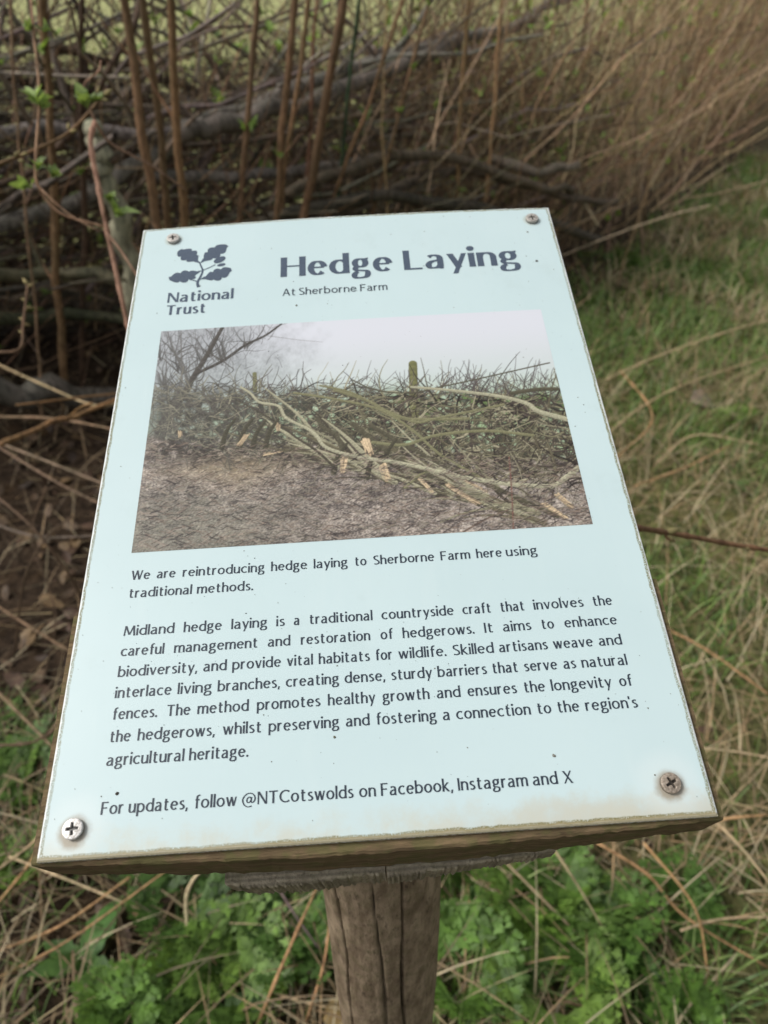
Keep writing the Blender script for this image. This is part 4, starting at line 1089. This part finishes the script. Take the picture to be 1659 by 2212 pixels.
# ---- cow parsley plants
def frond(mb, L, a, lean, r, col):
    ca, sa = math.cos(a), math.sin(a); P = []; th = lean; p = np.array([0., 0., 0.])
    n = 6
    for i in range(n + 1):
        P.append(p.copy()); p = p + np.array([math.sin(th) * ca, math.sin(th) * sa, math.cos(th)]) * L / n; th += r.uniform(.06, .2)
    P = np.array(P); mb.tube(P, np.linspace(.0016, .0006, n + 1), np.array(col) * .9, 4, False)
    up = np.array([-ca * .5, -sa * .5, 1.0]); side = np.array([-sa, ca, 0])
    for i in range(2, n + 1):
        w = L * .46 * (1 - (i - 2) / (n - 1)) + L * .07
        d = P[i] - P[i - 1]; d /= np.linalg.norm(d)
        for sg in (-1, 1):
            dir_ = side * sg + d * .55; dir_ /= np.linalg.norm(dir_); m = 3
            for k in range(1, m + 1):
                q = P[i] + dir_ * w * k / m + np.array([0, 0, r.uniform(-.003, .003)]); s_ = w * .58 * (1.25 - k / m * .5)
                for sg2 in ((-1, 1) if k < m else (0,)):
                    d2 = dir_ * .8 + np.cross(up, dir_) * sg2 * .9 + np.array([0, 0, r.uniform(-.2, .2)])
                    d2 /= np.linalg.norm(d2); s3 = np.cross(d2, up); s3 /= np.linalg.norm(s3)
                    c = np.array(col) * r.uniform(.7, 1.3)
                    for lo, la in ((0., 1.), (.35, .62), (.62, .45)):
                        for sg3 in ((0,) if lo == 0 else (-1, 1)):
                            d3 = d2 + s3 * sg3 * 1.1 + np.array([0, 0, r.uniform(-.25, .15)]); d3 /= np.linalg.norm(d3)
                            s4 = np.cross(d3, up); s4 /= np.linalg.norm(s4); q0 = q + d2 * s_ * lo; l4 = s_ * la
                            mb.add([q0, q0 + d3 * l4 * .45 + s4 * l4 * .20, q0 + d3 * l4, q0 + d3 * l4 * .45 - s4 * l4 * .20], [(0, 1, 2, 3)], c * (1 - .15 * abs(sg3)))
variants = []
r = random.Random(55)
for k in range(6):
    mb = MB(); col = [(.125, .235, .042), (.095, .185, .036), (.18, .29, .06), (.12, .215, .045), (.155, .265, .05), (.08, .155, .034)][k]
    for q in range(5):
        frond(mb, r.uniform(.09, .17), q * 2 * PI / 7 + r.uniform(-.4, .4), r.uniform(.2, .9), r, col)
    o = mb.build('cow_parsley', M_LEAF); variants.append(o)
spots = []
def seed_px(n, x0, x1, y0, y1, label, sc=1.0):
    for _ in range(n):
        p = at_ground(r.uniform(x0, x1), r.uniform(y0, y1))
        if math.hypot(p.x - root.location.x, p.y - root.location.y) > .07: spots.append((p.x, p.y, label, sc))
seed_px(10, 270, 700, 1930, 2300, 'cow parsley plant left of the post', .82)
seed_px(3, 60, 260, 2080, 2300, 'small cow parsley plant in the bottom left corner', .7)
seed_px(10, 950, 1300, 1850, 2250, 'cow parsley plant right of the post', .82)
seed_px(3, 1300, 1650, 1950, 2280, 'cow parsley plant in the lower right grass', .7)
seed_px(3, -20, 100, 1500, 1900, 'cow parsley plant at the left edge', .7)
seed_px(1, 1430, 1659, 880, 1300, 'feathery plant in the verge beside the printed photograph', .8)
seed_px(2, 1230, 1659, 560, 760, 'blurred feathery plant below the hedge at upper right', 1.0)
ORD = 'nearest second third fourth fifth sixth seventh eighth ninth tenth eleventh twelfth thirteenth fourteenth fifteenth sixteenth seventeenth eighteenth nineteenth twentieth twenty-first'.split()
spots.sort(key=lambda q: (q[2], math.hypot(q[0] - root.location.x, q[1] - root.location.y)))
cnt = {}
for i, (x, y, lb, sc) in enumerate(spots):
    k_ = cnt.get(lb, 0); cnt[lb] = k_ + 1; grp_ = lb.replace('plant ', 'plants ')
    src = variants[i % 6]
    o = src if i < 6 else src.copy()
    if i >= 6: COL.objects.link(o)
    o.location = (x, y, gz(x, y)); o.rotation_euler = (r.uniform(-.15, .15), r.uniform(-.15, .15), r.uniform(0, 2 * PI)); s_ = r.uniform(.75, 1.35) * sc; o.scale = (s_, s_, s_)
    tag(o, lb + ', ' + (ORD[k_] + (' nearest the post' if k_ else ' to the post')), 'plant', grp_)

# ---- broad-leaved low plants
def dock(x, y, n, s_, label, col=(.095, .19, .045)):
    root_ = None
    for k in range(n):
        mb = MB(); a = 2 * PI * k / n + r.uniform(-.4, .4)
        leaf(mb, np.array([0., 0., .01]), (math.cos(a), math.sin(a), r.uniform(.5, 1.4)), (-math.cos(a), -math.sin(a), 1), s_ * r.uniform(.7, 1.2), jit(col, .25), .3, 1.1, .5)
        if root_ is None:
            root_ = bpy.data.objects.new('broadleaf_plant', None); COL.objects.link(root_); root_.location = (x, y, gz(x, y)); tag(root_, label, 'plant', 'broad-leaved plants in the verge')
        mb.build('leaf', M_LEAF, root_)
for px_, py_, n, s_, lb in ((185, 2090, 5, .10, 'broad-leaved green plant at the bottom left, among the dead stalks'), (470, 2230, 6, .09, 'broad-leaved plant at the bottom edge left of the post'), (40, 1700, 5, .05, 'dark green broad-leaved plant at the left edge below the backing board corner'),
                            (20, 1560, 4, .045, 'small dark green plant at the left edge beside the paragraph text'), (1040, 1960, 5, .07, 'rounded green plant just right of the post under the sign'), (1600, 880, 5, .06, 'green leafy clump on the right margin beside the printed photograph'), (1590, 1060, 6, .06, 'bright green clump at the right edge above the red-brown twig'), (1500, 690, 6, .08, 'blurred green plant at the foot of the hedge right of the sign top'), (1620, 560, 7, .10, 'bluish green plant at the right edge level with the title')):
    p = at_ground(px_, py_); dock(p.x, p.y, n, s_, lb)

# ---- individual dead stalks, placed along what the photograph shows
def stalk3(p, w, label, col, y=None, h0=.02, h1=.15):
    """a dead stalk between picture places given with their height above the ground"""
    P = crom([at_ground(q[0], q[1], q[2]) for q in p], 6); n = len(P); base = P[0].astype(np.float32)
    mb = MB(); rad = np.linspace(w, w * .7, n) / 2
    for nd in (n // 3, 2 * n // 3): rad[nd] *= 1.3
    mb.tube(P, rad, jit(col, .12), 7); mb.v = [v_ - base for v_ in mb.v]
    o = mb.build('dead_stalk', M_BARK); o.location = base.tolist(); tag(o, label, 'stalk', 'dead stalks on the ground around the sign')
OR = (.42, .26, .135); ST = (.48, .37, .23)
for a in [
 ([(545, 2240, .02), (620, 2060, .15), (690, 1905, .28)], .0065, 'straight orange-tan stalk leaning right from the bottom edge to the left of the post', OR),
 ([(660, 2210, .02), (700, 2080, .12), (715, 1960, .2)], .005, 'thin orange stalk close to the left side of the post', OR),
 ([(-20, 2060, .05), (130, 2000, .08), (280, 1895, .14)], .006, 'straw stalk rising rightwards from the left edge below the sign corner', OR),
 ([(-20, 1890, .12), (60, 1830, .15), (110, 1780, .2)], .006, 'tan stalk running up to the lower left sign corner', ST),
 ([(-20, 1970, .08), (60, 1870, .1), (100, 1800, .12)], .0055, 'second tan stalk crossing below the lower left sign corner', OR),
 ([(20, 1850, .1), (170, 1910, .1), (340, 1980, .08)], .0055, 'straw stalk sloping down rightwards under the lower left sign corner', ST),
 ([(-20, 2120, .04), (150, 2030, .08), (360, 1880, .16)], .005, 'long thin stalk crossing the green plants at bottom left', OR),
 ([(405, 2010, .08), (405, 1925, .13), (450, 1870, .16), (510, 1870, .17)], .008, 'bent pale grass leaf arching below the sign left of the post', (.42, .35, .22)),
 ([(550, 2130, .05), (680, 2170, .05), (830, 2190, .04)], .0055, 'pale stalk lying across the foot of the post', ST),
 ([(590, 1900, .2), (640, 1980, .15), (690, 2050, .1)], .005, 'greyish purple thin stalk slanting down left of the post', (.22, .17, .16)),
 ([(1080, 1850, .2), (1190, 1960, .12), (1290, 2060, .05)], .005, 'straw stalk sloping down through the plants right of the post', ST),
 ([(1180, 1810, .25), (1240, 1900, .2), (1300, 2000, .12)], .005, 'thin pale stalk falling rightwards under the right half of the board', ST),
 ([(1290, 1820, .2), (1400, 1890, .15), (1480, 1980, .1), (1659, 2090, .05)], .006, 'long orange-brown stalk crossing the lower right grass', OR),
 ([(1390, 1820, .2), (1500, 1960, .15), (1530, 2110, .05)], .005, 'reddish upright stalk in the lower right corner grass', OR),
 ([(1440, 1795, .25), (1560, 1770, .3), (1659, 1760, .3)], .006, 'pale orange stalk leaving the lower right corner of the board', OR),
 ([(1530, 1760, .2), (1600, 1830, .18), (1680, 1930, .15)], .006, 'bent tan stalk at the right edge below the board corner', ST),
 ([(1470, 2010, .12), (1560, 1985, .12), (1680, 1980, .12)], .005, 'pale stalk lying level at the right edge of the lower grass', ST),
 ([(1380, 1610, .2), (1560, 1620, .2), (1680, 1640, .2)], .005, 'tan stalk level with the footer text beyond the right side', ST),
 ([(-20, 780, .45), (90, 830, .42), (200, 875, .4), (260, 870, .42)], .009, 'dry straw stem sloping down from the left edge beside the printed photograph', ST),
 ([(-20, 900, .42), (120, 905, .4), (260, 930, .38)], .009, 'level tan stem under the orange-brown twig at the left edge', (.34, .22, .14)),
 ([(-20, 950, .4), (110, 1000, .36), (260, 1060, .32)], .008, 'upper of two parallel dry stems sloping to the sign edge', (.27, .2, .14)),
 ([(-20, 955, .38), (120, 1040, .33), (250, 1105, .28)], .008, 'lower of two parallel dry stems sloping to the sign edge', (.25, .18, .12)),
 ([(-20, 1130, .3), (90, 1160, .28), (240, 1155, .26)], .007, 'thin grey stem crossing the dark ground left of the sign', (.20, .16, .13)),
 ([(-20, 1300, .25), (90, 1370, .2), (210, 1440, .15)], .007, 'brown stem falling rightwards to the sign edge by the paragraph text', (.26, .17, .11)),
 ([(-20, 1480, .2), (60, 1560, .15), (140, 1640, .1)], .008, 'pale stem falling rightwards at the left edge above the board', (.32, .24, .15)),
 ([(20, 1660, .05), (100, 1590, .1), (160, 1510, .15)], .006, 'brown stem rising rightwards towards the backing board', (.22, .15, .1)),
 ([(1290, 960, .1), (1370, 890, .12), (1480, 830, .15), (1659, 770, .15)], .009, 'dead stem rising rightwards in the verge beside the printed photograph', ST),
 ([(1310, 820, .1), (1420, 770, .15), (1560, 720, .2), (1659, 690, .2)], .010, 'long dead stem lying across the verge beyond the sign', ST),
 ([(1340, 800, .1), (1410, 900, .1), (1330, 990, .08)], .009, 'rusty broken stem end close to the right sign edge', OR),
 ([(1370, 1050, .1), (1480, 1010, .12), (1580, 960, .15)], .008, 'tan stem pointing up rightwards above the green clump', OR),
 ([(1420, 1000, .05), (1500, 940, .1), (1640, 960, .1)], .008, 'thin pale stem bent over in the middle of the verge', ST),
 ([(1400, 1340, .1), (1520, 1400, .1), (1660, 1500, .08)], .007, 'tan stem sloping down from the right sign edge by the paragraph text', OR)]:
    stalk3(a[0], a[1], a[2], a[3])
for p_, w_, l_ in (([(-20, 1060, .5), (80, 1150, .45), (160, 1260, .3), (190, 1350, .1)], .007, 'dark arching bramble stem left of the sign level with the intro text'),
                   ([(30, 1420, .05), (60, 1230, .35), (150, 1120, .45), (230, 1130, .4)], .006, 'dark bramble stem bending over to the left sign edge'),
                   ([(-20, 1610, .2), (80, 1600, .22), (180, 1530, .2)], .006, 'dark thin bramble stem level with the fourth line of the paragraph'),
                   ([(100, 1050, .45), (70, 1160, .35), (120, 1330, .2), (90, 1480, .05)], .005, 'dark stem dropping through the shade left of the sign')):
    stalk3(p_, w_, l_, (.11, .07, .045))
# a pale dry curled leaf lying in the verge, and one by the post foot
for px_, py_, s_, lb, col in ((1530, 870, .16, 'pale pinkish dry leaf curled in the verge right of the printed photograph', (.36, .28, .24)), (745, 2205, .08, 'yellow-brown dry leaf at the foot of the post', (.36, .25, .11)), (1210, 2020, .07, 'orange-brown fallen leaf right of the post', (.30, .16, .07)), (95, 1890, .06, 'reddish fallen leaf below the lower left sign corner', (.22, .09, .05)), (760, 2090, .06, 'tan curled leaf touching the left side of the post', (.33, .24, .12))):
    p = at_ground(px_, py_, .04); mb = MB()
    leaf(mb, np.array([-s_ / 2, 0., 0.]), (1, .3, .2), (.1, -.4, 1), s_, col, .5, 1.7, .6)
    o = mb.build('dry_leaf', M_STRAW); o.location = p; tag(o, lb, 'dry leaf', 'dry leaves on the ground')
